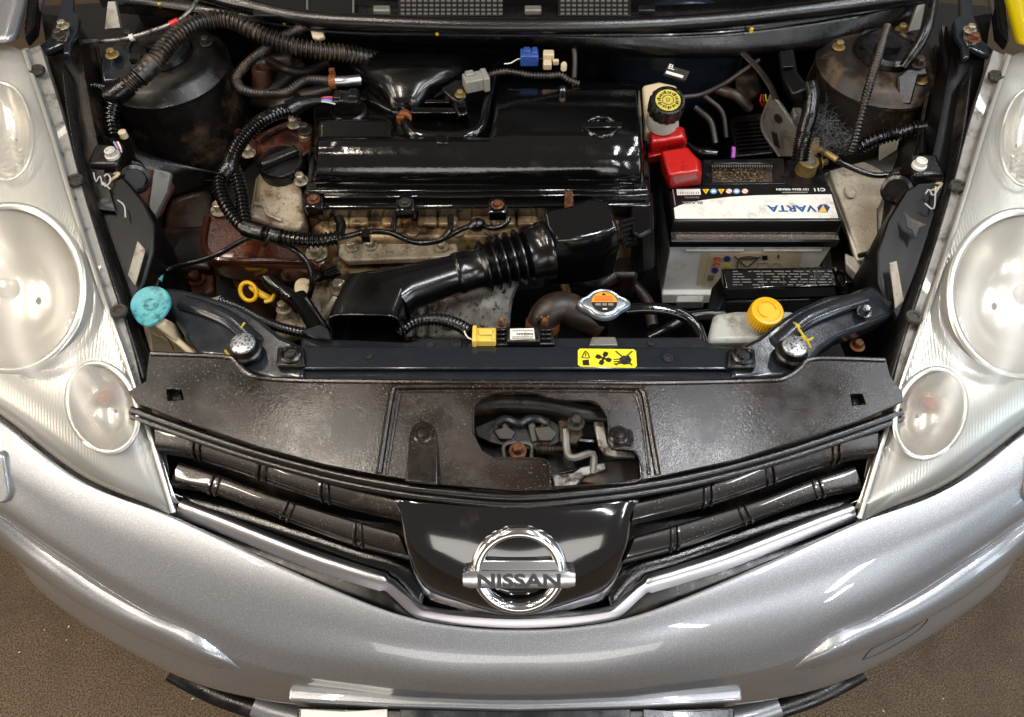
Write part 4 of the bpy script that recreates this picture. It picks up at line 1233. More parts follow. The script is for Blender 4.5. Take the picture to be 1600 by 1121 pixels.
# dark gubbins low in the bay, behind the left loom
for c, r, l, ax, mt in (((430, 100, .76), .022, .07, (1, .2, .1), m_tower), ((445, 125, .75), .016, .09, (.6, .8, .1), m_hose_brown), ((410, 132, .76), .018, .06, (.2, .3, 1), m_rust), ((448, 165, .77), .02, .05, (1, 0, .2), m_tower), ((475, 150, .765), .012, .1, (1, .4, 0), m_hose_brown)):
    ctr = P(*c)
    add('pipe_stub', g_lathe([(r * .9, -l / 2), (r, -l / 2 + .004), (r, l / 2 - .004), (r * .85, l / 2), (r * .6, l / 2), (r * .55, l / 2 - .01), (.001, l / 2 - .01)], ctr, ax, n=20), mt, eng)
for bx, by in ((347, 114), (352, 130)):
    add('pin', g_tube(PX([(bx - 6, by, .80), (bx + 12, by, .80)]), .003, sides=8), m_bolt_dark, eng)

# pipes and brackets filling the back of the bay
for pts, r, mt in (([(420, 95, .80), (450, 110, .81), (480, 112, .80), (510, 100, .79)], .008, m_hose_brown), ([(395, 160, .74), (430, 168, .75), (455, 185, .74)], .010, m_tower),
                   ([(330, 150, .70), (350, 185, .70), (352, 230, .68)], .006, m_tower), ([(360, 205, .72), (385, 215, .74), (398, 240, .74)], .009, m_rust),
                   ([(560, 470, .64), (545, 500, .63), (540, 530, .62)], .012, m_hose_brown), ([(900, 430, .66), (930, 445, .67), (960, 430, .68)], .012, m_tower),
                   ([(985, 440, .62), (1010, 470, .61), (1020, 510, .60)], .010, m_hose_brown), ([(880, 440, .68), (885, 460, .68), (870, 475, .67)], .007, m_brass)):
    add('pipe', g_tube(PX(pts), r, sides=12), mt, eng)
for c_, sz, mt in (((900, 425, .67), (.05, .04, .05), m_tower), ((965, 430, .64), (.06, .05, .06), m_leg), ((560, 505, .60), (.05, .05, .06), m_leg), ((470, 540, .58), (.08, .05, .05), m_tower)):
    add('casting', g_box(P(*c_), *sz), mt, eng, bevel=.008, seg=2)
# dipstick
dip = thing('dipstick', 'bright yellow dipstick ring handle beside the oily brown mount bracket', 'dipstick', P(400, 470, .60))
ring = [P(x, y, .705 + (456 - y) * .0007) for x, y in ell(388, 456, 12, 15, 20, -.5)]
lo = []
for i, p in enumerate(ring):
    t = (ring[(i + 1) % 20] - ring[i - 1]).normalized()
    n_ = Vector((.25, -.6, .75)).normalized()
    s_ = t.cross(n_).normalized()
    lo.append([p + s_ * (.0035 * math.cos(q * math.pi / 4)) + n_ * (.004 * math.sin(q * math.pi / 4)) for q in range(8)])
lo.append(lo[0])
add('ring_handle', g_loft(lo, cap=False), m_yellow, dip, sharp=70)
add('handle_stem', g_tube(PX([(392, 447, .705), (405, 458, .70), (424, 468, .69)]), .0055, sides=10, flat=.6), m_yellow, dip)
add('handle_stop', g_tube(PX([(414, 472, .69), (424, 470, .692), (428, 461, .694)]), .003, sides=8), m_yellow, dip)
add('dipstick_tube', g_tube(PX([(424, 468, .69), (440, 485, .64), (455, 500, .58)]), .005, sides=8), m_tower, dip)

# ------------------------------------------------------------------ air filter box on top of the engine
ab = thing('air_filter_box', 'long glossy black plastic air filter box with embossed round emblem over the engine', 'air box', P(750, 250, .70))
xl = lambda y: 497 - (y - 187) * .11
xr = lambda y: 1000 + (y - 135) * .05
prof_full = [(128, .815), (133, .832), (142, .840), (175, .846), (205, .848), (222, .846), (240, .838), (258, .825), (274, .811), (284, .800), (288, .792)]
prof_left = [(210, .815), (211, .828), (213, .838), (216, .843), (219, .8455), (223, .846), (240, .838), (258, .825), (274, .811), (284, .800), (288, .792)]
def section(u, prof, shrink=0.0):
    pts = []
    for y, z in prof:
        pts.append(P(lerp(xl(y), xr(y), u), y, z - shrink))
    pts.append(P(lerp(xl(288), xr(288), u), 296, .775))
    pts.append(P(lerp(xl(prof[0][0]), xr(prof[0][0]), u), prof[0][0] + 8, .775))
    return pts
secs = [section(0.0, prof_left, .012), section(.004, prof_left, .004), section(.012, prof_left)]
secs += [section(u, prof_left) for u in (.1, .2, .3, .4, .5, .530)]
secs += [section(.536, [tuple(lerp(a, b, .25) for a, b in zip(p, q)) for p, q in zip(prof_left, prof_full)], 0), section(.545, [tuple(lerp(a, b, .8) for a, b in zip(p, q)) for p, q in zip(prof_left, prof_full)], 0)]
secs += [section(u, prof_full) for u in (.556, .62, .7, .8, .9, .985)] + [section(.995, prof_full, .003), section(1.0, prof_full, .012)]
add('box_lid', g_loft(secs), m_wet, ab, sharp=42)
# flanges below the lid
add('lid_flange', g_slab([(480, 284), (1012, 280), (1014, 298), (477, 300)], .793, [(480, 292), (1012, 288), (1016, 306), (475, 308)], .775), m_wet, ab, bevel=.003)
tray = add('box_tray', g_loft([PX([(486, 200, .785), (1010, 190, .785), (1018, 312, .786), (1018, 322, .784), (474, 326, .784), (474, 308, .786)]),
                              PX([(486, 225, .72), (1010, 215, .72), (1018, 340, .735), (1018, 350, .73), (478, 352, .73), (476, 330, .735)])]), m_wet, ab, bevel=.004, seg=2)
add('tray_rail', g_slab([(505, 301), (1012, 298), (1013, 305), (505, 309)], .792, [(505, 308), (1012, 305), (1013, 314), (505, 318)], .78), m_wet, tray, bevel=.0025)
for bx, by, mt in ((490, 312, m_bolt_rust), (633, 317, m_bolt_dark), (777, 320, m_bolt_rust)):
    add('bolt_ear', g_plate([(bx - 14, by - 6), (bx - 8, by - 13), (bx + 8, by - 13), (bx + 14, by - 6), (bx + 15, by + 12), (bx - 15, by + 12)], .797, .02), m_wet, tray, bevel=.003)
    hexbolt('bolt', P(bx, by, .797), .0065, .005, mt, tray)
    add('spacer', g_lathe([(.010, -.02), (.011, -.015), (.009, 0), (.001, 0)], P(bx, by + 26, .752), n=16), m_bolt_rust if bx < 700 else m_bolt, tray)
add('rusty_catch', g_prism(PX([(883, 299, .803), (895, 299, .803), (896, 318, .79), (896, 326, .782), (882, 326, .782), (882, 318, .79)]), (0, .003, -.006)), m_bolt_rust, tray, bevel=.001)
add('tray_side', g_slab([(985, 300), (1020, 298), (1022, 360), (1000, 372), (985, 365)], .78, [(985, 330), (1020, 328), (1024, 420), (1000, 430), (985, 425)], .66), m_matte, tray, bevel=.006)
for k in range(6):
    add('tray_fin', g_plate([(966 + k * 2, 345 + k * 7), (988 + k * 2, 339 + k * 7), (990 + k * 2, 342 + k * 7), (967 + k * 2, 349 + k * 7)], .785 - k * .004, .008), m_satin, tray)
# hump and lower deck behind the roll
add('rear_hump', g_loft([PX([(500, 188, .842), (606, 186, .842), (612, 196, .842), (612, 222, .838), (497, 222, .838), (497, 196, .842)]), PX([(492, 186, .80), (620, 184, .80), (622, 200, .80), (622, 228, .80), (492, 228, .80), (492, 200, .80)])]), m_wet_speck, ab, bevel=.007, seg=3)
add('rear_deck', g_slab([(490, 160), (560, 140), (765, 122), (775, 222), (490, 222)], .802, [(490, 180), (560, 160), (765, 142), (775, 240), (490, 240)], .76), m_wet_speck, ab, bevel=.004)
# funnel-shaped resonator
fun = []
for (cx_, cy_, z_, a_, b_) in ((642, 92, .800, .112, .018), (642, 102, .815, .11, .026), (642, 118, .822, .092, .030), (638, 135, .824, .066, .030), (635, 150, .822, .042, .026), (633, 164, .818, .028, .020), (632, 176, .812, .022, .014)):
    c_ = P(cx_, cy_, z_)
    fun.append([c_ + Vector((a_ * (abs(math.cos(t)) ** .7) * math.copysign(1, math.cos(t)), 0, b_ * math.sin(t))) for t in [2 * math.pi * k / 24 for k in range(24)]])
add('resonator', g_loft(fun), m_duct, ab, sharp=60)
add('resonator_edge', g_tube(PX([(548, 98, .83), (575, 118, .832), (605, 146, .83), (622, 165, .826), (634, 172, .824)]), .003, sides=8), m_wet, ab)
add('throttle_shelf', g_slab([(572, 135), (600, 150), (626, 170), (624, 180), (560, 150)], .815, [(572, 145), (600, 160), (626, 180), (624, 190), (560, 160)], .79), m_wet, ab, bevel=.002)
for (xa, ya, xb, yb) in ((666, 155, 714, 161), (644, 168, 714, 177)):
    add('stiffener', g_slab([(xa, ya), (xb, ya), (xb, yb), (xa - 4, yb)], .828, [(xa, ya + 8), (xb, ya + 8), (xb, yb + 8), (xa - 4, yb + 8)], .80), m_wet_speck, ab, bevel=.002)
# looping vent hose with clamps
hose = add('vent_hose', g_tube(PX([(632, 178, .832), (634, 192, .836), (641, 206, .838), (655, 212, .838), (690, 213, .838), (725, 212, .838), (745, 206, .838), (755, 192, .838), (760, 165, .838), (766, 140, .836), (774, 112, .83), (786, 95, .82)]), .0085, sides=14), m_wet, ab)
add('hose_clamp', g_lathe([(.0095, -.008), (.0115, -.008), (.0115, .008), (.0095, .008)], P(632, 184, .835), (.05, -.6, .3), n=20), m_clamp, hose)
add('clamp_ear', g_box(P(626, 185, .842), .012, .006, .008), m_clamp, hose, bevel=.001)
add('hose_clip', g_plate([(682, 210), (700, 210), (700, 224), (682, 224)], .848, .01), m_satin, hose, bevel=.002)
# pressure sensor with grey plug
sens = add('pressure_sensor', g_prism(PX([(690, 136, .85), (712, 124, .852), (724, 124, .852), (732, 140, .850), (728, 152, .846), (716, 160, .842), (704, 154, .842), (693, 144, .846)]), (0, .004, -.02)), m_satin, ab, bevel=.003)
hexbolt('bolt', P(719, 149, .850), .0055, .008, m_brass, sens)
add('sensor_foot', g_slab([(706, 158), (730, 152), (732, 178), (716, 182)], .836, [(706, 168), (730, 162), (732, 188), (716, 192)], .80), m_wet, sens, bevel=.003)
pg = P(742, 128, .862)
add('sensor_plug', join(g_box(pg, .036, .024, .022, ax=(.94, .30, 0)), g_box(pg + Vector((-.008, .004, .012)), .014, .012, .006, ax=(.94, .30, 0)), g_box(pg + Vector((.016, .004, 0)), .010, .028, .026, ax=(.94, .30, 0))), m_grey_conn, sens, bevel=.002)
# steel spigot with clamp, and the plug on its round seat
sp = add('spigot', g_tube(PX([(516, 128, .845), (540, 127, .845), (563, 125, .842)]), .0085, sides=16), m_chrome_wet, ab)
add('spigot_clamp', g_lathe([(.009, -.005), (.0115, -.005), (.0115, .005), (.009, .005)], P(520, 128, .845), (1, 0, 0), n=18), m_clamp, sp)
add('clamp_ear', g_box(P(519, 113, .855), .009, .007, .012), m_bolt_rust, sp, bevel=.001)
add('plug_seat', g_lathe([(.029, -.01), (.030, .0), (.027, .003), (.025, .001), (.001, .001)], P(545, 172, .812), n=28), m_satin, ab)
pl = P(542, 160, .828)
plug = add('sensor_plug', join(g_box(pl, .042, .03, .026), g_box(pl + Vector((-.012, 0, .014)), .012, .02, .006), g_box(pl + Vector((.012, .004, .014)), .014, .02, .005), g_box(pl + Vector((-.002, -.012, .012)), .016, .006, .005)), m_satin, ab, bevel=.0022)
# bonnet-side stud and the embossed roundel
add('stud', g_lathe([(.007, -.002), (.007, .003), (.004, .006), (.001, .0065)], P(879, 141, .842), n=16), m_wet, ab)
ec = P(940, 199, .8478)
emb = add('embossed_ring', g_loft([[ec + Vector((r * math.cos(a), r * .92 * math.sin(a), h)) for r, h in ((.0205, -.002), (.021, .003), (.0235, .0045), (.0262, .003), (.0270, -.002))] for a in [2 * math.pi * k / 48 for k in range(49)]], cap=False), m_wet, ab, sharp=70)
add('embossed_bar', g_box(ec + Vector((0, 0, .002)), .060, .011, .006), m_wet, ab, bevel=.001)

# ------------------------------------------------------------------ intake duct
dk = thing('intake_duct', 'black intake snorkel with wide open mouth, ribbed bellows and boxy elbow', 'air duct', P(600, 500, .70))
def sup(c, a, b, ex_, n=32):
    out = []
    for k in range(n):
        t = 2 * math.pi * k / n
        cs, sn = math.cos(t), math.sin(t)
        out.append(c + a * (math.copysign(abs(cs) ** ex_, cs)) + b * (math.copysign(abs(sn) ** ex_, sn)))
    return out
Xv, Zv = Vector((1, 0, 0)), Vector((0, 0, 1))
yM = .600
c0 = (PY(516, 492, yM) + PY(631, 492, yM) + PY(516, 546, yM) + PY(631, 546, yM)) / 4
hw = (PY(631, 518, yM).x - PY(516, 518, yM).x) / 2
hh = (PY(573, 492, yM).z - PY(573, 546, yM).z) / 2
mouth = [(c0, Xv * hw, Zv * hh, .42),
         (c0 + Vector((.0, .012, .0)), Xv * (hw - .001), Zv * (hh - .001), .42),
         (c0 + Vector((.012, .060, .004)), Vector((hw * .90, -.016, 0)), Zv * (hh - .004), .45)]
c2 = P(607, 462, .800)
mouth.append((c2, Vector((.030, -.030, 0)), Zv * .029, .55))
c3 = P(642, 449, .802)
mouth.append((c3, Vector((.010, -.0295, 0)), Zv * .0285, .8))
c4 = P(716, 428, .803)
mouth.append((c4, Vector((.007, -.0265, 0)), Zv * .0275, 1.0))
loops = [sup(*q) for q in mouth]
inner = [[lerp(p, q[0], .055) for p in sup(*q)] for q in mouth[:4]]
deep = [lerp(p, mouth[3][0], .4) for p in inner[3]]
add('snorkel', g_loft([deep] + inner[::-1] + loops, cap=True), m_duct, dk, sharp=42, bevel=.0015, seg=2)
ax0, ax1 = P(712, 429, .803), P(856, 390, .806)
dvec = (ax1 - ax0)
Ld = dvec.length
prof = [(.0255, -.002), (.0295, 0), (.0305, .006), (.0295, .012), (.0285, .026), (.0300, .034)]
h_ = .036
for k in range(5):
    prof += [(.0305, h_), (.0385 + .0006 * k, h_ + .0055), (.0385 + .0006 * k, h_ + .0075), (.0310, h_ + .0125)]
    h_ += .0132
prof += [(.036, h_ + .002), (.0395, h_ + .004), (.0395, Ld - .012), (.042, Ld - .010), (.042, Ld), (.030, Ld + .001)]
add('bellows', g_lathe(prof, ax0, dvec, n=40), m_duct, dk, sharp=55)
elb_t = [(846, 330), (860, 325), (884, 322), (905, 314), (920, 308), (940, 309), (955, 316), (963, 338), (968, 356), (940, 368), (900, 374), (866, 376), (852, 356)]
def zt(x, y):
    return .842 - (y - 308) * .00012
elb0 = [P(x, y, zt(x, y)) for x, y in elb_t]
cenE = sum(elb0, Vector()) / len(elb0)
elbow = add('elbow_box', g_loft([[lerp(p, cenE, .10) for p in elb0], [p + Vector((0, 0, -.006)) for p in elb0], [p + Vector((0, 0, -.032)) + (p - cenE) * .05 for p in elb0], [p + Vector((0, 0, -.036)) + (p - cenE) * .10 for p in elb0], [p + Vector((0, 0, -.05)) + (p - cenE) * .10 for p in elb0], [p + Vector((0, 0, -.10)) + (p - cenE) * .06 for p in elb0]]), m_wet, dk, bevel=.005, seg=3)
add('elbow_seam', g_tube(PX([(862, 392, .800), (900, 388, .802), (940, 380, .804), (975, 366, .806)]), .0022, sides=6), m_wet, elbow)
# ------------------------------------------------------------------ battery
bat = thing('battery', 'grey and black car battery with a white label mounted beside the air box', 'battery', (.38, .91, .556))
bx0, bx1 = .247, .516
yf, yb = .826, .992
body = add('case', g_loft([[(bx0 + .003, yf + .006, .708), (bx1 - .003, yf + .006, .708), (bx1 - .003, yb - .004, .708), (bx0 + .003, yb - .004, .708)],
                           [(bx0 + .010, yf + .010, .585), (bx1 - .010, yf + .010, .585), (bx1 - .010, yb - .006, .585), (bx0 + .010, yb - .006, .585)],
                           [(bx0 + .008, yf + .001, .582), (bx1 - .008, yf + .001, .582), (bx1 - .008, yb - .004, .582), (bx0 + .008, yb - .004, .582)],
                           [(bx0 + .012, yf + .002, .556), (bx1 - .012, yf + .002, .556), (bx1 - .012, yb - .004, .556), (bx0 + .012, yb - .004, .556)]]), m_battery, bat, bevel=.004, seg=3)
prof = [(yf, .7075), (yf - .001, .722), (yf + .0015, .7245), (yf + .010, .7255), (yf + .0135, .7285), (yf + .017, .7465), (yf + .0195, .7500), (yf + .083, .7500), (yf + .085, .7475), (yf + .086, .742), (yb - .002, .742), (yb, .739), (yb, .7075)]
add('lid', g_loft([[Vector((x, lerp(y, (yf + yb) / 2, s), z - (d if z > .73 else 0))) for y, z in prof] for x, s, d in ((bx0, .004, .003), (bx0 + .003, 0, 0), (bx1 - .003, 0, 0), (bx1, .004, .003))]), m_batt_lid, bat, sharp=30, bevel=.0008, seg=1, limit=50)
add('dusty_ledge', g_loft([[(bx0 + .008, yf + .001, .7252), (bx0 + .008, yf + .0105, .7262), (bx0 + .008, yf + .0142, .7292), (bx0 + .008, yf + .0172, .744)], [(bx1 - .006, yf + .001, .7252), (bx1 - .006, yf + .0105, .7262), (bx1 - .006, yf + .0142, .7292), (bx1 - .006, yf + .0172, .744)]], closed=False), m_batt_dust, bat, sharp=60)
add('ledge_strip', g_box(((bx0 + bx1) / 2, yf + .0115, .7280), .262, .002, .0015), m_batt_dust, bat)
# carrying handle over a dusty pocket
add('handle_frame', g_slab([(1098, 249), (1226, 247), (1228, 288), (1096, 289)], .7445, [(1098, 252), (1226, 250), (1228, 291), (1096, 292)], .738), m_batt_lid, bat, bevel=.002)
add('handle_pocket', g_slab([(1112, 262), (1206, 261), (1207, 284), (1112, 285)], .7456, [(1112, 263), (1206, 262), (1207, 286), (1112, 287)], .742), m_batt_dust, bat, bevel=.001)
hd = add('handle', g_box((P(1160, 256, .752)), .102, .010, .010), m_batt_lid, bat, bevel=.002)
for k in range(26):
    add('handle_tooth', g_box(P(1113 + k * 3.7, 260, .7575), .0018, .005, .0018), m_zinc, hd, smooth=False)
for px in (1107, 1225):
    add('handle_pivot', g_lathe([(.0045, -.001), (.0045, .0012), (.003, .0012), (.0025, -.0005), (.0004, -.0005)], P(px, 274, .7456), n=14), m_black, bat)
LZ = .7506
lab = add('top_label', g_prism([P(x, y, LZ + .0003) for x, y in [(1050, 293), (1296, 291), (1311, 342), (1052, 343)]], (0, 0, -.0005)), m_batt_lid, bat, smooth=False)
def LP(x, y, h=.0006):
    return P(x, y, LZ + h)
def ink(pts, mat, h=.0008, par=None, name='print'):
    return add(name, g_prism([LP(x, y, h) for x, y in pts], (0, 0, -.0004)), mat, par or lab, smooth=False)
ink([(1053, 325), (1062, 321), (1080, 316), (1105, 312), (1140, 308), (1180, 305.5), (1230, 304.5), (1299, 304), (1310, 341), (1055, 342)], m_white_lbl)
W = Vector((-1, 0, 0)); Dn = Vector((0, -1, 0))
text('lettering', 'VARTA', LP(1273, 321.6, .0011), W, Dn, .0188, m_ink_blue, lab, extrude=.0001, bold=.03, width=1.28)
ink([(1277, 324), (1282, 319.5), (1291, 319.5), (1297, 324), (1293, 332), (1279, 332)], m_ink_navy, .0012)
ink([(1279, 331.5), (1286, 320.5), (1292, 331)], m_ink_yellow, .0016)
text('lettering', 'C11', LP(1289, 294.5, .0011), W, Dn, .0095, m_ink_white, lab, extrude=.0001, bold=.035, width=1.25)
text('lettering', '12V 83Ah 900AEN', LP(1264, 294.8, .0011), W, Dn, .0062, m_ink_white, lab, extrude=.0001, bold=.02, width=1.12)
ink([(1222, 300.2), (1262, 300.0), (1262, 301.4), (1222, 301.6)], m_ink_grey, .0011)
text('lettering', 'BLACK', LP(1098, 315.2, .0014), W, Dn, .0080, m_ink_grey, lab, extrude=.0001, bold=.03, width=1.35)
text('lettering', 'dynamic', LP(1093, 307.6, .0014), W, Dn, .0070, m_ink_grey, lab, extrude=.0001, width=1.05)
bc = [(1057, 296), (1094, 295.5), (1095, 304.5), (1058, 305)]
ink(bc, m_white_lbl)
for k in range(12):
    x = 1060 + k * 2.8
    ink([(x, 300), (x + (1.3 if k % 3 else .8), 300), (x + (1.3 if k % 3 else .8), 303.6), (x, 303.6)], m_ink_grey, .0012)
for px, mt, tri in ((1103, m_ink_yellow, 1), (1115, m_ink_lblue, 0), (1127, m_ink_yellow, 1), (1139, m_ink_red, 0), (1151, m_ink_lblue, 0), (1164, m_ink_red, 0)):
    if tri:
        ink([(px - 5.5, 296), (px + 5.5, 295.6), (px, 303.5)], mt)
        ink([(px - 1, 297.5), (px + 1, 297.5), (px, 301)], m_ink_black, .0012)
    else:
        ink(ell(px, 299, 5.4, 4.0, 18), m_ink_white if mt is m_ink_red else mt)
        if mt is m_ink_red:
            add('print', g_tube([LP(x, y, .001) for x, y in ell(px, 299, 5, 3.7, 14)] + [LP(px + 5, 299, .001)], .0006, sides=5, step=.002, n=2), mt, lab)
            add('print', g_tube([LP(px - 4, 297, .001), LP(px + 4, 301.5, .001)], .0005, sides=5, step=.002), mt, lab)
        else:
            ink(ell(px, 299, 3.0, 2.0, 12), m_ink_white, .0012)
ink([(1050.5, 296), (1052, 296), (1056, 321), (1054.5, 321)], m_ink_grey)
# front label on the case
fy = yf + .0062
def FP(x, y, d=.0004):
    p = PY(x, y, fy)
    tilt = (.708 - p.z) / (.708 - .585) * .0042
    return Vector((p.x, p.y + tilt - d - .0004, p.z))
flb = add('case_label', g_prism([FP(x, y) for x, y in [(1096, 396), (1254, 394), (1249, 420), (1088, 449)]] + [], (0, .0006, 0)), m_cream_lbl, bat, smooth=False)
add('case_label_sheet', g_prism([FP(x, y, .0010) for x, y in [(1110, 397), (1243, 395), (1236, 420), (1140, 450), (1097, 451)]], (0, .0006, 0)), m_cream_lbl, bat, smooth=False)
def fprint(pts, mat, d=.002):
    return add('print', g_prism([FP(x, y, d) for x, y in pts], (0, .0004, 0)), mat, flb, smooth=False)
for cx_, cy_, mt in ((1121, 404, m_ink_red), (1136, 404, m_ink_navy), (1119, 413, m_ink_red), (1117, 423, m_ink_navy)):
    if mt is m_ink_red:
        add('print', g_tube([FP(x, y, .0022) for x, y in ell(cx_, cy_, 5, 4, 14)] + [FP(cx_ + 5, cy_, .0022)], .0007, sides=5, step=.002, n=2), mt, flb)
        add('print', g_tube([FP(cx_ - 4, cy_ - 3, .0022), FP(cx_ + 4, cy_ + 3, .0022)], .0006, sides=5), mt, flb)
    else:
        fprint(ell(cx_, cy_, 5.5, 4.5, 16), mt)
fprint([(1129, 418), (1135, 411), (1141, 418)], m_ink_yellow)
for a, b in (((1148, 400), (1166, 417)), ((1188, 400), (1168, 417)), ((1154, 404), (1183, 404)), ((1152, 418), (1152, 408)), ((1156, 402), (1170, 400)), ((1170, 400), (1184, 402))):
    add('print', g_tube([FP(*a, .0022), FP(*b, .0022)], .0009, sides=5), m_ink_black, flb)
fprint([(1191, 399), (1199, 399), (1199, 406), (1191, 406)], m_ink_black)
fprint([(1215, 398), (1217.5, 398), (1216.5, 404), (1215.5, 404)], m_ink_black)
for q in ([(1185, 410), (1200, 410), (1199, 419), (1184, 419), (1185, 410)], [(1205, 416), (1208, 411), (1216, 410), (1221, 414), (1220, 418)]):
    add('print', g_tube([FP(x, y, .0022) for x, y in q], .0005, sides=5, n=2), m_ink_grey, flb)
for k in range(5):
    fprint([(1107 + k * 2, 430), (1108 + k * 2, 430), (1106.5 + k * 2, 440), (1105.5 + k * 2, 440)], m_ink_grey)
for a, b in ((1070, 1162), (1192, 1284)):
    add('case_rib', g_box(lerp(PY(a, 391, yf + .005), PY(b, 391, yf + .005), .5), (PY(b, 391, yf).x - PY(a, 391, yf).x), .004, .004), m_battery, body, bevel=.001)
add('hold_down_foot', g_slab([(1058, 462), (1100, 462), (1098, 472), (1056, 472)], .600, [(1058, 470), (1100, 470), (1098, 482), (1056, 482)], .57), m_milky, body, bevel=.002)
# plus terminal cover, minus clamp
rc_ = thing('terminal_cover', 'red plastic cover with embossed plus sign over the battery terminal', 'terminal cover', P(1060, 260, .742))
add('cover_block', g_loft([PX([(1034, 236, .800), (1074, 229, .800), (1080, 238, .800), (1090, 248, .798), (1093, 268, .794), (1046, 274, .794), (1040, 256, .797)]),
                          PX([(1031, 240, .790), (1076, 232, .790), (1084, 242, .79), (1095, 252, .788), (1097, 274, .782), (1043, 280, .782), (1036, 258, .787)]),
                          PX([(1031, 258, .745), (1076, 250, .745), (1084, 260, .745), (1093, 268, .745), (1095, 290, .745), (1045, 297, .745), (1036, 276, .745)])]), m_red, rc_, bevel=.004, seg=3)
add('cover_tower', g_loft([PX([(1016, 204, .812), (1066, 197, .812), (1070, 214, .808), (1018, 222, .808)]), PX([(1013, 208, .802), (1069, 200, .802), (1074, 222, .796), (1016, 231, .796)]), PX([(1015, 226, .755), (1069, 218, .755), (1072, 236, .755), (1018, 246, .755)])]), m_red, rc_, bevel=.004, seg=3)
add('cover_skirt', g_slab([(1009, 224), (1040, 222), (1046, 240), (1012, 246)], .775, [(1009, 236), (1040, 234), (1046, 250), (1012, 256)], .745), m_red, rc_, bevel=.003)
for q in ([(1058, 259), (1076, 257)], [(1067, 251), (1068, 265)]):
    add('plus_mark', g_tube([P(x, y, .8005 - (y - 236) * .00016) for x, y in q], .0012, sides=6), m_red, rc_)
ng = thing('battery_clamp', 'dirty brass battery clamp and earth cable at the minus terminal', 'battery clamp', P(1258, 268, .742))
nc_ = P(1258, 268, .7425)
add('clamp_ring', g_lathe([(.017, 0), (.0165, .006), (.0155, .018), (.0165, .022), (.015, .024), (.0105, .024), (.010, .022)], nc_, n=28), m_brass, ng)
add('terminal_post', g_lathe([(.0105, .0), (.0098, .0235), (.0085, .0255), (.001, .0255)], nc_, n=24), m_lead, ng)
add('clamp_arm', g_prism([nc_ + Vector(v) for v in ((-.004, .010, .021), (.008, .004, .021), (.022, .030, .026), (.026, .050, .030), (.017, .052, .030), (.006, .034, .026))], (0, 0, -.010)), m_brass, ng, bevel=.002)
hexbolt('clamp_bolt', nc_ + Vector((.021, .004, .014)), .006, .012, m_brass, ng, axis=(1, .2, .1))
add('earth_cable', g_tube(PX([(1281, 236, .772), (1290, 240, .775), (1310, 252, .775), (1335, 264, .772), (1365, 274, .77), (1400, 273, .775)]), .0048, sides=12), m_loom, ng)
add('cable_sleeve', g_tube(PX([(1280, 234, .776), (1292, 240, .778), (1308, 250, .778)]), .0052, sides=12), m_brass, ng)

# ------------------------------------------------------------------ fuse box in front of the battery
fb = thing('fuse_box', 'shiny black fuse box with pale printed legend below the battery front', 'fuse box', P(1220, 470, .64))
add('fuse_lid', g_loft([PX([(1130, 421, .742), (1302, 418, .742), (1310, 448, .738), (1134, 452, .738)]), PX([(1126, 420, .734), (1306, 417, .734), (1315, 451, .728), (1130, 456, .728)]), PX([(1126, 432, .69), (1306, 429, .69), (1313, 466, .69), (1132, 470, .69)])]), m_wet, fb, bevel=.003, seg=2)
add('fuse_base', g_slab([(1128, 436), (1310, 432), (1316, 470), (1128, 474)], .69, [(1128, 460), (1310, 455), (1312, 490), (1122, 500)], .60), m_satin, fb, bevel=.005)
add('end_bracket', g_slab([(1112, 450), (1130, 428), (1134, 470), (1118, 498), (1104, 490)], .71, [(1112, 470), (1130, 448), (1134, 488), (1118, 515), (1104, 505)], .62), m_matte, fb, bevel=.004)
add('side_latch', g_tube(PX([(1310, 425, .728), (1318, 428, .724), (1322, 440, .718), (1316, 450, .715)]), .003, sides=8), m_wet, fb)
add('side_latch', g_tube(PX([(1312, 448, .715), (1332, 445, .70), (1330, 470, .69), (1312, 478, .69)]), .004, sides=8), m_matte, fb)
random.seed(3)
for r in range(6):
    x = 1145
    while x < 1298:
        w = random.choice((5, 8, 11, 15))
        if random.random() < .78:
            y = 423.5 + r * 4.2
            z = .7428 - (y - 420) * .00013
            add('legend_line', g_prism([P(x, y, z), P(min(1300, x + w), y - .05, z), P(min(1300, x + w), y + 1.5, z - .0002), P(x, y + 1.5, z - .0002)], (0, 0, -.0003)), m_legend, fb, smooth=False)
        x += w + random.choice((2, 3, 5))
for x in (1190, 1223, 1250, 1272):
    add('legend_line', g_tube([P(x, 423, .7428), P(x + 2, 446, .7398)], .0004, sides=5), m_legend, fb)

# ------------------------------------------------------------------ coolant tank
ct = thing('coolant_tank', 'milky plastic coolant tank with ribbed yellow screw cap', 'coolant tank', P(1170, 520, .62))
add('tank_body', g_loft([PX([(1119, 492, .762), (1150, 489, .764), (1235, 489, .764), (1250, 500, .762), (1235, 530, .758), (1108, 532, .758)]), PX([(1115, 493, .755), (1150, 488, .758), (1238, 488, .758), (1256, 500, .755), (1240, 536, .75), (1103, 538, .75)]), PX([(1115, 520, .65), (1150, 515, .65), (1238, 515, .65), (1256, 530, .65), (1240, 570, .65), (1103, 570, .65)])]), m_milky, ct, bevel=.006, seg=3)
yc = P(1195, 493, .785)
add('tank_neck', g_lathe([(.020, -.03), (.020, -.012), (.0215, -.011), (.0215, -.008), (.018, -.008)], yc, (0, -.12, 1), n=28), m_milky, ct)
cp_ = add('screw_cap', g_lathe([(.021, -.010), (.0235, -.009), (.0235, .010), (.0215, .0135), (.018, .0145), (.0165, .013), (.001, .013)], yc, (0, -.12, 1), n=72, notch=(36, .0012, 1, 2)), m_yellow, ct, sharp=30)
add('cap_emboss', g_tube([yc + Vector((.0125 * math.cos(a), .0125 * math.sin(a) , .0148 + .0015 * math.sin(a))) for a in [k * .35 for k in range(14)]], .0009, sides=6, step=.002), m_yellow, cp_)

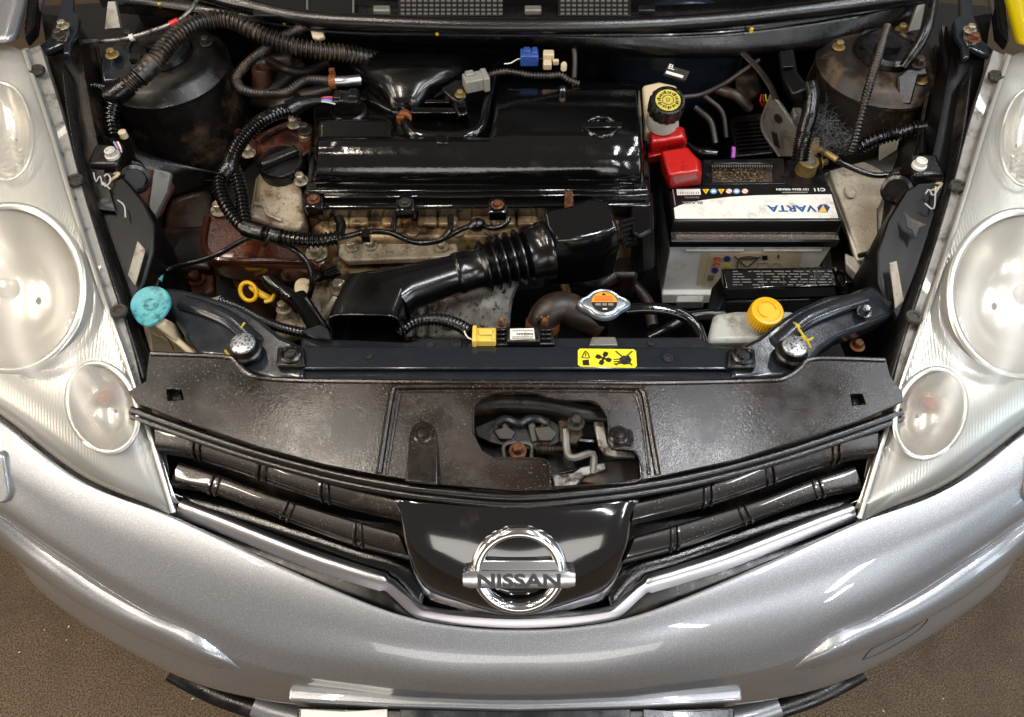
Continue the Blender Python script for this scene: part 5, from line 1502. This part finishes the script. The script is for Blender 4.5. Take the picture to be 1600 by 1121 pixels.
# ------------------------------------------------------------------ washer filler
wf = thing('washer_filler', 'grimy turquoise washer filler cap on a yellowed translucent neck', 'washer cap', P(245, 520, .62))
wc = P(235, 474, .815)
tilt = Vector((.06, -.18, 1)).normalized()
t_, a_, b_ = axes_of(tilt)
loops = []
for s, h, dx in ((.6, -.006, 0), (1.0, -.004, 0), (1.0, .0, 0), (.93, .0025, 0), (.86, .001, 0), (.3, -.0005, 0)):
    l = []
    for k in range(36):
        an = 2 * math.pi * k / 36
        x, y = .027 * math.cos(an) * s, .025 * math.sin(an) * s
        if y < 0:
            y *= 1.28
            x *= 1 - .25 * (-math.sin(an)) ** 2
        l.append(wc + Vector((x + .0, y, 0)) + Vector((0, 0, h + y * .22)))
    loops.append(l)
cap_ = add('filler_cap', g_loft(loops), m_teal, wf, sharp=35)
cg = wc + Vector((.001, -.002, .002))
for k in range(7):
    pts = [cg + Vector((r * math.cos(1.2 + k * .7 + q * .5), r * math.sin(1.2 + k * .7 + q * .5), .0006 + .22 * r * math.sin(1.2 + k * .7 + q * .5))) for q, r in enumerate((.007, .008, .009))]
    add('cap_emboss', g_tube(pts, .0008, sides=5, step=.002, n=3), m_teal, cap_)
add('filler_neck', g_loft([PX([(232, 495, .80), (262, 498, .80), (256, 508, .80), (240, 510, .80)]), PX([(230, 512, .765), (275, 505, .765), (290, 535, .75), (300, 552, .745), (236, 556, .745)]), PX([(228, 540, .69), (280, 535, .69), (300, 560, .69), (305, 580, .69), (236, 585, .69)])]), m_cream, wf, bevel=.004, seg=2)
add('neck_rib', g_tube(PX([(252, 505, .782), (262, 522, .772), (280, 535, .765), (300, 552, .758), (310, 560, .75)]), .0045, sides=8, flat=.6), m_cream, wf)
add('neck_line', g_tube(PX([(250, 502, .79), (254, 520, .772), (264, 532, .765), (272, 548, .757)]), .0012, sides=6), m_tower, wf)

# ------------------------------------------------------------------ radiator cap and hoses
rcap = thing('radiator_filler', 'two-eared steel radiator cap with orange warning label on the filler neck', 'radiator cap', P(944, 505, .72))
rcc = P(944, 474, .806)
ears = []
for k in range(48):
    an = 2 * math.pi * k / 48
    r = .0255 + .0105 * max(0, abs(math.cos(an)) - .86) / .14
    ears.append(Vector((r * math.cos(an), .0245 * math.sin(an), 0)))
cap2 = add('cap_plate', g_loft([[rcc + v + Vector((0, 0, -.008)) for v in ears], [rcc + v * 1.02 + Vector((0, 0, -.003)) for v in ears], [rcc + v for v in ears], [rcc + v * .93 + Vector((0, 0, .0015)) for v in ears], [rcc + v * .85 + Vector((0, 0, .0005)) for v in ears], [rcc + v * .75 + Vector((0, 0, .002)) for v in ears]]), m_cap_grey, rcap, sharp=40)
lb_o, lb_b = [], []
for k in range(17):
    an = math.pi * k / 16
    lb_o.append(rcc + Vector((.0175 * math.cos(an), .0175 * math.sin(an), .0026)))
    lb_b.append(rcc + Vector((.0175 * math.cos(an + math.pi), .0175 * math.sin(an + math.pi), .0026)))
add('cap_label', g_prism(lb_o, (0, 0, -.0012)), m_orange_lbl, rcap, smooth=False)
add('cap_label_lower', g_prism(lb_b, (0, 0, -.0012)), m_ink_black, rcap, smooth=False)
def rink(pts, mat):
    add('print', g_prism([rcc + Vector((u, v, .0031)) for u, v in pts], (0, 0, -.0004)), mat, cap2, smooth=False)
rink([(-.003, .0115), (.003, .0115), (0, .016)], m_ink_black)
for v in (.0085, .0062, .0038, .0016):
    rink([(-.013, v), (.012, v), (.012, v + .0009), (-.013, v + .0009)], m_ink_red)
for u0, u1 in ((-.0125, -.005), (-.003, .003), (.005, .012)):
    rink([(u0, -.0062), (u1, -.0062), (u1, -.0022), (u0, -.0022)], m_ink_grey)
rink([(-.003, -.013), (.003, -.013), (.003, -.011), (-.003, -.011)], m_ink_white)
add('filler_neck', g_lathe([(.020, -.09), (.017, -.06), (.016, -.03), (.021, -.02), (.021, -.008), (.01, -.008)], rcc + Vector((0, .002, 0)), n=28), m_satin, rcap)
add('overflow_stub', g_tube([rcc + Vector((.018, .002, -.018)), rcc + Vector((.040, .004, -.018))], .005, sides=10), m_satin, rcap)
add('neck_foot', g_plate([(925, 526), (962, 526), (966, 540), (920, 540)], .792, .012), m_zinc, rcap, bevel=.002)

rh = thing('radiator_hose', 'thick dull brown radiator hose curving to the filler neck with orange clamp', 'hose', P(870, 520, .64))
add('hose_body', g_tube(PX([(846, 545, .70), (848, 520, .74), (850, 498, .765), (862, 484, .775), (882, 480, .775), (905, 490, .77), (938, 505, .755)]), .0225, sides=20), m_hose_brown, rh)
add('hose_clamp', g_lathe([(.0225, -.006), (.0245, -.006), (.0245, .006), (.0225, .006)], P(848, 508, .755), (.05, .35, .75), n=24), m_clamp, rh)
for px in (838, 846, 856):
    add('clamp_tongue', g_box(P(px, 500, .785), .002, .003, .014), m_brass, rh)

def loose(name, label, cat, geo, mat, group=None, **kw):
    o = add(name, geo, mat, None, **kw)
    return tag(o, label, cat, group)

loose('overflow_hose', 'thin glossy black hose running from the radiator cap towards the fuse box', 'hose',
      g_tube(PX([(978, 484, .79), (1010, 482, .792), (1045, 486, .79), (1072, 496, .785), (1088, 512, .778), (1096, 535, .765)]), .0085, sides=14), m_wet)
loose('lower_hose', 'black hose crossing beneath the thin overflow hose near the coolant tank', 'hose',
      g_tube(PX([(1012, 528, .74), (1040, 514, .745), (1068, 498, .745), (1100, 492, .74), (1130, 492, .735)]), .0075, sides=12), m_loom)

# ------------------------------------------------------------------ crash sensor on the support member
cs_ = thing('crash_sensor', 'flat black crash sensor with white label and yellow plug on the crossmember', 'sensor', P(815, 530, .79))
add('sensor_base', g_plate([(770, 513), (862, 511), (868, 538), (768, 540)], .800, .012), m_satin, cs_, bevel=.002)
add('sensor_body', g_plate([(792, 511), (842, 510), (845, 533), (792, 534)], .8105, .014), m_satin, cs_, bevel=.002)
for x0 in (774, 846):
    for k in range(3):
        add('sensor_rib', g_plate([(x0, 513 + k * 7), (x0 + 16, 512.5 + k * 7), (x0 + 16, 516 + k * 7), (x0, 516.5 + k * 7)], .806, .008), m_satin, cs_, bevel=.001)
sl = add('sensor_label', g_plate([(797, 514), (834, 513), (836, 530), (797, 531)], .8112, .0005), m_white_lbl, cs_, smooth=False)
text('lettering', 'NISSAN', P(833, 520.5, .8117), W, Dn, .0052, m_ink_black, sl, extrude=.0001, bold=.02, width=1.25)
for y_ in (516.5, 526, 528.5):
    add('print', g_plate([(800, y_), (833, y_ - .3), (833, y_ + .9), (800, y_ + 1.2)], .8117, .0003), m_ink_grey, sl, smooth=False)
yp = P(757, 527, .806)
add('yellow_plug', join(g_box(yp, .031, .022, .014), g_box(yp + Vector((.002, .002, .009)), .018, .010, .005), g_box(yp + Vector((-.013, 0, .002)), .006, .026, .016), g_box(yp + Vector((.012, -.004, .008)), .004, .012, .004)), m_yellow_dull, cs_, bevel=.0018)
for bx in (784, 851):
    add('mount_stud', g_lathe([(.0045, 0), (.0045, .012), (.003, .014), (.0005, .014)], P(bx, 508, .80), n=12), m_bolt_rust, cs_)

# ------------------------------------------------------------------ brake fluid reservoir and servo
br_ = thing('brake_reservoir', 'yellowed brake fluid reservoir with black cap and yellow warning disc', 'reservoir', P(1035, 190, .74))
add('reservoir_body', g_loft([PX([(1003, 134, .835), (1030, 128, .84), (1058, 134, .835), (1060, 190, .815), (1058, 200, .81), (1006, 206, .81)]), PX([(1003, 155, .76), (1030, 150, .76), (1058, 155, .76), (1062, 220, .76), (1058, 230, .76), (1006, 235, .76)])]), m_cream, br_, bevel=.006, seg=3)
bc_ = P(1042, 163, .862)
add('reservoir_neck', g_lathe([(.026, -.045), (.025, -.02), (.022, -.012), (.020, -.012)], bc_, (0, -.25, 1), n=32), m_milky, br_)
bcap = add('reservoir_cap', g_lathe([(.026, -.016), (.0285, -.014), (.0285, .006), (.026, .010), (.023, .0105), (.022, .009), (.001, .009)], bc_, (0, -.25, 1), n=64, notch=(16, .0015, 1, 2)), m_satin, br_, sharp=30)
def cdisc(r0, r1, mat, h, nm='cap_disc', a0=0, a1=2 * math.pi, n=36):
    t, a, b = axes_of((0, -.25, 1))
    loops = []
    for k in range(n + 1):
        an = lerp(a0, a1, k / n)
        d = a * math.cos(an) + b * math.sin(an)
        loops.append([bc_ + d * r0 + t * (h - .001), bc_ + d * r1 + t * (h - .001), bc_ + d * r1 + t * h, bc_ + d * r0 + t * h])
    return add(nm, g_loft(loops, cap=True), mat, bcap, sharp=30)
cdisc(.0008, .0065, m_cap_sticker, .0105)
cdisc(.0005, .0195, m_cap_sticker, .0100)
cdisc(.0085, .0093, m_ink_black, .0106, 'cap_print')
cdisc(.0025, .0032, m_ink_black, .0112, 'cap_print')
for k in range(22):
    an = -2.8 + k * .285
    cdisc(.012 if k % 3 else .0115, .0155 if k % 4 else .017, m_ink_black, .0109, 'cap_print', an, an + (.09 if k % 2 else .16), 2)
bs_ = thing('brake_servo', 'big round black brake servo behind the brake fluid reservoir', 'brake servo', P(1070, 150, .60))
sc_ = P(1066, 138, .775)
add('servo_shell', g_lathe([(.001, -.035), (.05, -.034), (.085, -.028), (.108, -.012), (.118, .005), (.118, .015), (.122, .018), (.122, .026), (.112, .030), (.10, .07), (.05, .08), (.001, .08)], sc_ + Vector((0, .06, 0)), (0, 1, .12), n=56), m_booster, bs_, sharp=50)
tl = [P(1044, 102, .854), P(1078, 112, .850), P(1071, 126, .838), P(1037, 116, .842)]
tg_ = add('part_label', g_prism(tl, (0, .004, -.006)), m_ink_black, bs_, smooth=False)
e1 = (tl[1] - tl[0]).normalized(); e2 = (tl[0] - tl[3]).normalized(); e3 = e1.cross(e2)
text('lettering', 'EL', tl[3] + e1 * .002 + e2 * .0105 + e3 * .0006, e1, e2, .010, m_ink_white, tg_, extrude=.0001, bold=.03)
text('lettering', '1.4', tl[3] + e1 * .012 + e2 * .0105 + e3 * .0006, e1, e2, .0045, m_ink_grey, tg_, extrude=.0001)
add('label_bar', g_prism([tl[3] + e1 * u + e2 * v + e3 * .0008 for u, v in ((.002, .002), (.031, .002), (.031, .0065), (.002, .0065))], e3 * -.0004), m_ink_white, tg_, smooth=False)
add('brake_pipe', g_tube(PX([(1065, 152, .842), (1095, 148, .838), (1130, 132, .835), (1160, 112, .838), (1185, 95, .84)]), .004, sides=10), m_hose_brown, bs_)

# ------------------------------------------------------------------ engine computer bracket and its plug
eb = thing('control_unit_bracket', 'upright grey control unit bracket with an oval hole right of the servo', 'bracket', P(1215, 225, .62))
bp = [P(1204, 150, .84), P(1216, 160, .84), P(1244, 203, .815), P(1240, 245, .76), P(1218, 245, .74), P(1190, 198, .775)]
add('bracket_plate', g_prism(bp, (.006, .004, -.002)), m_zinc, eb, bevel=.001)
nb = (bp[1] - bp[5]).cross(bp[3] - bp[5]).normalized()
if nb.z < 0:
    nb = -nb
add('oval_hole', g_lathe([(.008, .0), (.008, .0012), (.001, .0012)], P(1215, 186, .812), nb, n=16), m_black, eb)
add('bracket_fold', g_tube([bp[0] + nb * .001, bp[5] + nb * .001, bp[4] + nb * .001], .003, sides=8), m_zinc, eb)
add('bracket_window', g_prism([P(1206, 205, .797), P(1214, 208, .797), P(1219, 232, .766), P(1211, 226, .77)], nb * -.002), m_black, eb)
add('support_arm', g_tube(PX([(1160, 82, .845), (1185, 108, .843), (1204, 135, .842), (1212, 155, .84)]), .006, sides=8, flat=.4), m_hose_brown, eb)
add('control_unit', g_slab([(1140, 185), (1190, 175), (1210, 240), (1148, 246)], .72, [(1140, 200), (1190, 190), (1210, 255), (1148, 260)], .66), m_tower, eb, bevel=.004)
for k in range(8):
    add('cooling_fin', g_slab([(1148 + k, 190 + k * 6), (1190 + k * 2, 186 + k * 6), (1190 + k * 2, 188 + k * 6), (1148 + k, 192 + k * 6)], .728, [(1148 + k, 192 + k * 6), (1190 + k * 2, 188 + k * 6), (1190 + k * 2, 190 + k * 6), (1148 + k, 194 + k * 6)], .72), m_tower, eb)
add('violet_clip', g_prism(PX([(1144, 228, .752), (1150, 230, .752), (1149, 247, .742), (1143, 247, .742)]), (0, .004, -.006)), m_violet, eb, bevel=.001)
for k, mt in enumerate((m_red_band, m_clamp, m_ymark)):
    add('wire', g_tube(PX([(1190 + k * 3, 148, .815), (1188 + k * 5, 158, .81), (1192 + k * 4, 166, .80)]), .0014, sides=6), mt, eb)
ep = thing('control_unit_plug', 'black multi-pin plug with a ribbed loom behind the battery', 'plug', P(1245, 200, .70))
add('plug_body', g_slab([(1216, 80), (1240, 76), (1246, 112), (1266, 138), (1238, 150), (1222, 122)], .872, [(1216, 95), (1240, 91), (1246, 127), (1266, 153), (1238, 165), (1222, 137)], .82), m_matte, ep, bevel=.005)
add('plug_clip', g_slab([(1218, 82), (1238, 79), (1241, 104), (1222, 106)], .880, [(1218, 86), (1238, 83), (1241, 108), (1222, 110)], .868), m_tower, ep, bevel=.002)
add('plug_cuff', g_tube(PX([(1264, 134, .868), (1268, 150, .862), (1264, 180, .845), (1258, 205, .825)]), .0125, sides=16), m_tape, ep)
add('plug_loom', g_tube(PX([(1259, 202, .825), (1254, 222, .81), (1250, 250, .785)]), .0135, sides=18, corr=(.0052, .002)), m_loom, ep)
add('plug_lock', g_box(P(1244, 182, .82), .014, .02, .02), m_zinc, ep, bevel=.002)

# pipes between the servo and the control unit
for pts, r, mt in (([(1086, 168, .78), (1110, 190, .77), (1118, 225, .75)], .006, m_tower), ([(1100, 150, .80), (1128, 175, .78), (1135, 215, .75)], .0045, m_hose_brown), ([(1120, 140, .80), (1150, 150, .80), (1172, 170, .78)], .009, m_hose_brown), ([(1070, 225, .74), (1090, 236, .75), (1120, 240, .75)], .007, m_loom)):
    add('pipe', g_tube(PX(pts), r, sides=10), mt, bs_)
add('firewall_bracket', g_plate([(1150, 112), (1180, 106), (1192, 140), (1170, 158), (1152, 148)], .79, .01), m_tower, eb, bevel=.003)

# ------------------------------------------------------------------ pale relay box
rb_ = thing('relay_box', 'dusty beige lidded relay box beside the battery and headlight', 'relay box', P(1340, 350, .58))
lidp = [(1296, 266), (1350, 252), (1404, 242), (1408, 250), (1372, 330), (1374, 398), (1345, 402), (1335, 375), (1318, 325)]
add('box_lid', g_prism([P(x, y, .735 - (y - 242) * .0001) for x, y in lidp], (0, .003, -.014)), m_relay, rb_, bevel=.003)
add('box_body', g_slab([(1286, 270), (1350, 256), (1404, 250), (1376, 404), (1338, 408), (1318, 345)], .716, [(1286, 295), (1350, 280), (1404, 275), (1372, 430), (1345, 430), (1325, 385)], .62), m_relay_white, rb_, bevel=.004)
add('box_foot', g_slab([(1320, 395), (1342, 405), (1352, 420), (1338, 428), (1322, 412)], .69, [(1320, 410), (1342, 420), (1352, 435), (1338, 443), (1322, 427)], .65), m_relay_white, rb_, bevel=.003)
add('lid_boss', g_prism([P(x, y, .7355) for x, y in ell(1329, 299, 8, 10, 14, -.5)], (0, 0, -.003)), m_relay, rb_, bevel=.001)
add('lid_tab', g_prism(PX([(1376, 222, .77), (1406, 214, .775), (1400, 245, .745), (1374, 252, .74)]), (0, .003, -.004)), m_relay, rb_, bevel=.001)
add('lid_edge', g_tube(PX([(1342, 400, .732), (1358, 396, .732), (1372, 392, .732)]), .004, sides=8), m_hose_brown, rb_)

# ------------------------------------------------------------------ coloured plugs by the scuttle
bl = thing('blue_plug', 'small blue electrical plug hanging behind the air box', 'plug', P(827, 92, .80))
q = P(827, 90, .852)
add('plug_shell', join(g_box(q, .030, .022, .020), g_box(q + Vector((-.004, .004, .011)), .012, .012, .005), g_box(q + Vector((.009, .003, .010)), .009, .016, .006)), m_blue_conn, bl, bevel=.0018)
add('loose_wire', g_tube(PX([(788, 100, .845), (798, 99, .848), (808, 93, .85), (814, 92, .852)]), .001, sides=6), m_ink_white, bl)
cr = thing('cream_plug', 'small cream and brown solenoid plug next to the blue plug', 'plug', P(857, 98, .80))
q = P(857, 95, .852)
add('plug_shell', join(g_box(q + Vector((0, .006, .004)), .018, .014, .016), g_box(q + Vector((-.002, -.008, -.002)), .014, .014, .012), g_box(q + Vector((.012, -.004, 0)), .010, .006, .010)), m_cream, cr, bevel=.0018)
add('plug_wire', g_tube(PX([(846, 92, .855), (842, 92, .853)]), .0012, sides=6), m_bolt_rust, cr)
# ------------------------------------------------------------------ wiring looms and hoses
def loom(label, path, r, mat=None, pitch=.0055, depth=.0022, name='wiring_loom', cat='wiring loom', extra=()):
    lo = min((P(*p) for p in path), key=lambda v: v.z)
    t = thing(name, label, cat, lo)
    add('ribbed_sleeve', g_tube(PX(path), r, sides=16, corr=(pitch * 1.22, depth * 1.35)), mat or m_loom, t, sharp=60)
    for nm, g, m_ in extra:
        add(nm, g, m_, t)
    return t

loom('thick ribbed black loom arching from the left tower over towards the scuttle',
     [(192, 142, .885), (205, 130, .892), (225, 112, .90), (245, 92, .905), (262, 70, .91), (283, 50, .913), (310, 36, .913), (345, 30, .91), (372, 36, .905), (398, 50, .895), (430, 64, .882), (465, 74, .872), (500, 80, .862), (540, 84, .85), (580, 92, .83), (620, 104, .79)], .0145, m_loom_dusty, .006, .0026,
     extra=(('tape_wrap', g_tube(PX([(172, 150, .878), (185, 146, .883), (200, 134, .890)]), .0155, sides=16), m_tape),
            ('tape_band', g_tube(PX([(216, 121, .898), (240, 98, .905)]), .0158, sides=16, corr=(.010, .0008)), m_loom_dusty),
            ('down_branch', g_tube(PX([(183, 150, .878), (176, 168, .868), (174, 190, .855), (178, 212, .845)]), .0115, sides=14, corr=(0.0073, 0.0031)), m_loom),
            ('side_branch', g_tube(PX([(178, 148, .876), (160, 137, .872), (140, 135, .87), (115, 140, .868), (90, 145, .87)]), .0055, sides=10, corr=(0.0053, 0.0015)), m_loom),
            ('plastic_clip', g_box(P(213, 93, .912), .016, .012, .010), m_satin)))
loom('ribbed black loom running down past the oil filler cap and splitting in two',
     [(452, 172, .835), (432, 177, .84), (410, 188, .842), (392, 203, .842), (376, 222, .84), (366, 240, .838), (360, 258, .835)], .0112, m_loom, .0052, .0022,
     extra=(('left_leg', g_tube(PX([(359, 255, .832), (347, 272, .828), (343, 290, .824), (350, 315, .818), (362, 335, .812), (377, 352, .808), (392, 362, .805)]), .0105, sides=14, corr=(0.0066, 0.0031)), m_loom),
            ('right_leg', g_tube(PX([(362, 256, .83), (370, 275, .824), (376, 300, .818), (380, 325, .812), (384, 350, .806)]), .0105, sides=14, corr=(0.0066, 0.0031)), m_loom),
            ('tape_wrap', g_tube(PX([(362, 248, .837), (358, 262, .834), (352, 272, .828)]), .0128, sides=14), m_tape),
            ('joined_run', g_tube(PX([(388, 358, .806), (405, 364, .806), (430, 369, .805), (460, 374, .803), (495, 376, .80), (528, 372, .797)]), .0115, sides=16, corr=(0.0066, 0.0031)), m_loom),
            ('tape_wrap', g_tube(PX([(384, 356, .806), (398, 361, .807), (414, 365, .807)]), .0135, sides=16), m_tape),
            ('tape_wrap', g_tube(PX([(425, 368, .806), (440, 371, .806)]), .0128, sides=16), m_tape),
            ('cable_tie', g_tube(PX([(424, 360, .815), (421, 372, .812), (414, 384, .795)]), .003, sides=8), m_satin)))
t = thing('coolant_hose', 'braided thin black hose bending under the scuttle to the orange clamp', 'hose', P(420, 148, .78))
add('hose_run', g_tube(PX([(478, 40, .885), (455, 52, .882), (430, 66, .876), (405, 84, .868), (384, 102, .858), (372, 116, .85), (370, 128, .844), (378, 139, .84), (395, 145, .838), (420, 147, .836), (442, 146, .836), (456, 140, .838), (468, 131, .84), (485, 125, .842), (518, 127, .845)]), .0082, sides=12, corr=(0.0048, 0.0011)), m_loom_dusty, t)
def cable(label, path, r, mat, name='cable', cat='cable', parts=()):
    o = add(name, g_tube(PX(path), r, sides=10), mat, None)
    tag(o, label, cat)
    for nm, g, m_ in parts:
        add(nm, g, m_, o)
    return o
cable('thin black cable dropping from the loom across the brown bracket to the chassis', [(398, 368, .80), (375, 378, .79), (345, 395, .775), (310, 408, .765), (275, 416, .757), (258, 424, .755), (248, 440, .76)], .0042, m_loom,
      parts=(('green_sleeve', g_tube(PX([(250, 430, .76), (247, 442, .76)]), .0052, sides=10), m_teal), ('stub', g_tube(PX([(247, 440, .76), (242, 452, .76), (248, 462, .755)]), .006, sides=10), m_loom)))
cable('thin black sensor cable curving beside the yellow dipstick', [(430, 378, .79), (448, 384, .788), (466, 396, .782), (480, 412, .77), (487, 432, .755), (487, 450, .74), (482, 466, .72)], .0045, m_loom,
      parts=(('white_tip', g_lathe([(.010, -.012), (.012, -.008), (.011, .006), (.006, .008), (.001, .008)], P(473, 455, .72), n=16), m_cream),))
plg = thing('sensor_plug', 'small black sensor plug pointing up beneath the rusty mount bracket', 'plug', P(510, 440, .68))
add('plug_shell', g_tube(PX([(498, 434, .735), (520, 425, .745), (530, 421, .747)]), .009, sides=10), m_wet, plg, sharp=30)
for k in range(3):
    add('plug_rib', g_tube(PX([(504 + k * 4, 424 + k * 3, .752), (524 + k * 3, 416 + k * 4, .757)]), .0022, sides=6), m_wet, plg)
add('plug_cable', g_tube(PX([(500, 434, .735), (490, 440, .735), (484, 448, .73)]), .004, sides=10), m_loom, plg)
lm = loom('taped black loom running along the cylinder head below the air box', [(470, 374, .80), (500, 376, .80), (524, 373, .797)], .0095, m_loom, .005, .0018,
     extra=(('taped_run', g_tube(PX([(522, 374, .795), (545, 369, .785), (570, 363, .78), (595, 362, .778), (615, 366, .776), (635, 375, .772), (655, 380, .77), (680, 378, .772), (700, 370, .776), (722, 358, .78), (745, 352, .782), (770, 357, .78), (788, 352, .785), (795, 340, .79)]), .0045, sides=10), m_tape),
            ('coil_lead', g_tube(PX([(530, 370, .79), (533, 352, .782), (528, 340, .775)]), .0075, sides=10, flat=.5), m_tape),
            ('coil_lead', g_tube(PX([(614, 362, .78), (616, 348, .782), (619, 334, .78)]), .0045, sides=10), m_tape),
            ('coil_lead', g_tube(PX([(694, 372, .778), (703, 358, .782), (704, 338, .78)]), .005, sides=10), m_tape),
            ('tape_knot', g_lathe([(.003, -.014), (.010, -.006), (.011, .004), (.006, .012), (.001, .014)], P(745, 352, .786), (1, .2, .1), n=12), m_tape),
            ('clip', g_box(P(572, 370, .784), .012, .012, .012), m_satin)))
loom('ribbed black loom lying along the back edge of the left crossmember arm', [(345, 470, .785), (375, 482, .785), (405, 498, .785), (435, 511, .787), (468, 519, .789), (505, 523, .79)], .0075, m_loom, .0045, .0016,
     extra=(('metal_strap', g_plate([(325, 468), (345, 462), (356, 472), (352, 484), (340, 486)], .79, .003), m_zinc), ('end_clip', g_plate([(470, 518), (500, 508), (512, 514), (516, 530), (490, 526)], .798, .004), m_member)))
loom('ribbed black loom descending between the dipstick and the snorkel mouth', [(415, 432, .705), (428, 445, .715), (445, 458, .722), (462, 472, .728), (470, 482, .73)], .0115, m_loom, .005, .002,
     extra=(('flat_sleeve', g_tube(PX([(464, 462, .735), (478, 482, .742), (492, 505, .755), (500, 522, .765)]), .0135, sides=14, flat=.5), m_tape), ('thin_run', g_tube(PX([(478, 470, .742), (494, 492, .755), (510, 516, .77)]), .006, sides=10, corr=(0.0053, 0.0018)), m_loom)))
loom('short ribbed loom bending from the snorkel to the yellow plug', [(626, 520, .775), (636, 510, .782), (652, 502, .788), (675, 499, .792), (700, 502, .795), (720, 510, .798), (735, 520, .80)], .0092, m_loom, .0046, .0017,
     extra=(('white_wire', g_tube(PX([(727, 510, .802), (726, 520, .805), (734, 530, .807), (744, 530, .806)]), .001, sides=6), m_ink_white), ('dark_wire', g_tube(PX([(738, 508, .802), (742, 514, .806), (742, 522, .806)]), .0014, sides=6), m_ink_black)))
loom('thin ribbed loom running in front of the dusty right-hand tower', [(1386, 42, .905), (1380, 62, .90), (1372, 88, .893), (1362, 120, .88), (1352, 155, .862), (1343, 190, .838), (1335, 222, .81), (1330, 236, .795)], .0072, m_loom_dusty, .0044, .0016)
loom('ribbed black loom leading from the cobwebs to the right headlight', [(1340, 232, .79), (1358, 222, .80), (1385, 212, .81), (1410, 207, .818), (1435, 200, .825)], .0125, m_loom, .0054, .0022,
     extra=(('smooth_run', g_tube(PX([(1430, 201, .826), (1455, 197, .835), (1485, 190, .845), (1515, 178, .855)]), .0085, sides=12), m_tape),
            ('drop_lead', g_tube(PX([(1438, 202, .826), (1442, 220, .83), (1440, 245, .85)]), .006, sides=10), m_tape),
            ('thin_branch', g_tube(PX([(1440, 206, .82), (1470, 211, .82), (1510, 210, .83)]), .0045, sides=10, corr=(0.0053, 0.0015)), m_loom)))
loom('small ribbed loom feeding the grey sensor plug from the scuttle', [(758, 120, .86), (772, 115, .862), (790, 112, .862), (808, 114, .86), (830, 118, .857), (855, 119, .853), (876, 118, .85), (890, 126, .842), (905, 131, .835)], .0052, m_loom_dusty, .0042, .0014,
     extra=(('white_cap', g_lathe([(.005, -.006), (.005, .004), (.003, .007), (.0005, .007)], P(881, 104, .862), n=12), m_cream),))
cable('thin grey bonnet cable with a red band and a white band', [(120, 66, .885), (145, 65, .888), (175, 64, .89), (200, 60, .893), (225, 53, .897), (255, 43, .90), (280, 32, .905), (298, 16, .91), (308, 0, .912)], .0035, m_steel, 'bonnet_cable', 'cable',
      parts=(('red_band', g_tube(PX([(266, 39, .902), (279, 33, .905)]), .0055, sides=12), m_red_band), ('white_band', g_tube(PX([(203, 60, .893), (209, 58, .894)]), .0055, sides=12), m_relay_white)))
w = thing('lamp_wiring', 'thin red and yellow wires with black lead behind the left headlight', 'wires', P(150, 215, .80))
for k, mt in enumerate((m_red_band, m_ymark, m_clamp)):
    add('wire', g_tube(PX([(110, 196 + k * 2, .85), (122, 188 + k * 2, .86), (132, 188 + k * 3, .86), (138, 196 + k * 2, .855)]), .0012, sides=6), mt, w)
add('black_lead', g_tube(PX([(136, 197, .855), (148, 208, .855), (165, 216, .86), (176, 222, .865), (184, 230, .865)]), .0035, sides=8), m_loom, w)
for k, mt in enumerate((m_ink_lblue, m_red_band, m_ink_white)):
    add('wire', g_tube(PX([(178 + k * 3, 222, .872), (182 + k * 3, 230, .87), (186 + k * 2, 238, .862)]), .0012, sides=6), mt, w)
add('yellow_clip', g_lathe([(.006, -.004), (.006, .006), (.001, .007)], P(193, 211, .862), n=12), m_cream, w)
w = thing('plug_wires', 'pink and violet wires with a black boot entering the air box plug', 'wires', P(480, 158, .78))
for k, mt in enumerate((m_ink_red, m_violet, m_ink_lblue, m_chalk)):
    add('wire', g_tube(PX([(496, 156 + k * 1.5, .838), (505, 153 + k * 2, .842), (516, 152 + k * 3, .84), (524, 154 + k * 3, .838)]), .0014, sides=6), mt, w)
add('black_boot', g_tube(PX([(452, 172, .835), (470, 163, .838), (490, 158, .84), (502, 157, .84)]), .013, sides=14, taper=(1.2, .55)), m_tape, w)

# cobweb between the right-hand tower and the loom
random.seed(11)
V, Fa = [], []
for k in range(340):
    c = (1262 + random.random() ** 1.0 * 78, 165 + random.random() * 75)
    if (c[0] - 1262) * .9 + (c[1] - 165) > 128 or (c[0] - 1275) * 1.1 > (c[1] - 150):
        continue
    z = .80 - (c[1] - 165) * .0004 + random.uniform(-.006, .006)
    p = P(c[0], c[1], z)
    d = Vector((random.uniform(-1, 1), random.uniform(-1, 1), random.uniform(-.6, .6))).normalized()
    ln = random.uniform(.006, .026)
    pts = [p - d * ln, p + Vector((random.uniform(-.003, .003),) * 3), p + d * ln]
    v, f = g_tube(pts, .00014, sides=3, step=.008, n=2)
    o = len(V)
    V += v
    Fa += [tuple(i + o for i in q) for q in f]
wb = add('cobweb', (V, Fa), m_web, None, smooth=False)
wb['kind'] = 'stuff'
wb['label'] = 'dusty grey cobweb below the right-hand suspension tower'
wb['category'] = 'cobweb'

# crumbs on the carpet
random.seed(5)
V, Fa = [], []
for k in range(110):
    x, y = random.uniform(-1.3, 1.3), random.uniform(-.1, .7)
    s = random.uniform(.0008, .0022)
    v, f = g_box((x, y, s * .5), s * 2.2, s, s, ax=(math.cos(k), math.sin(k), 0))
    o = len(V)
    V += v
    Fa += [tuple(i + o for i in q) for q in f]
cb = add('crumbs', (V, Fa), m_speck, None, smooth=False)
cb['kind'] = 'stuff'
cb['label'] = 'tiny pale crumbs scattered over the brown carpet'
cb['category'] = 'crumbs'
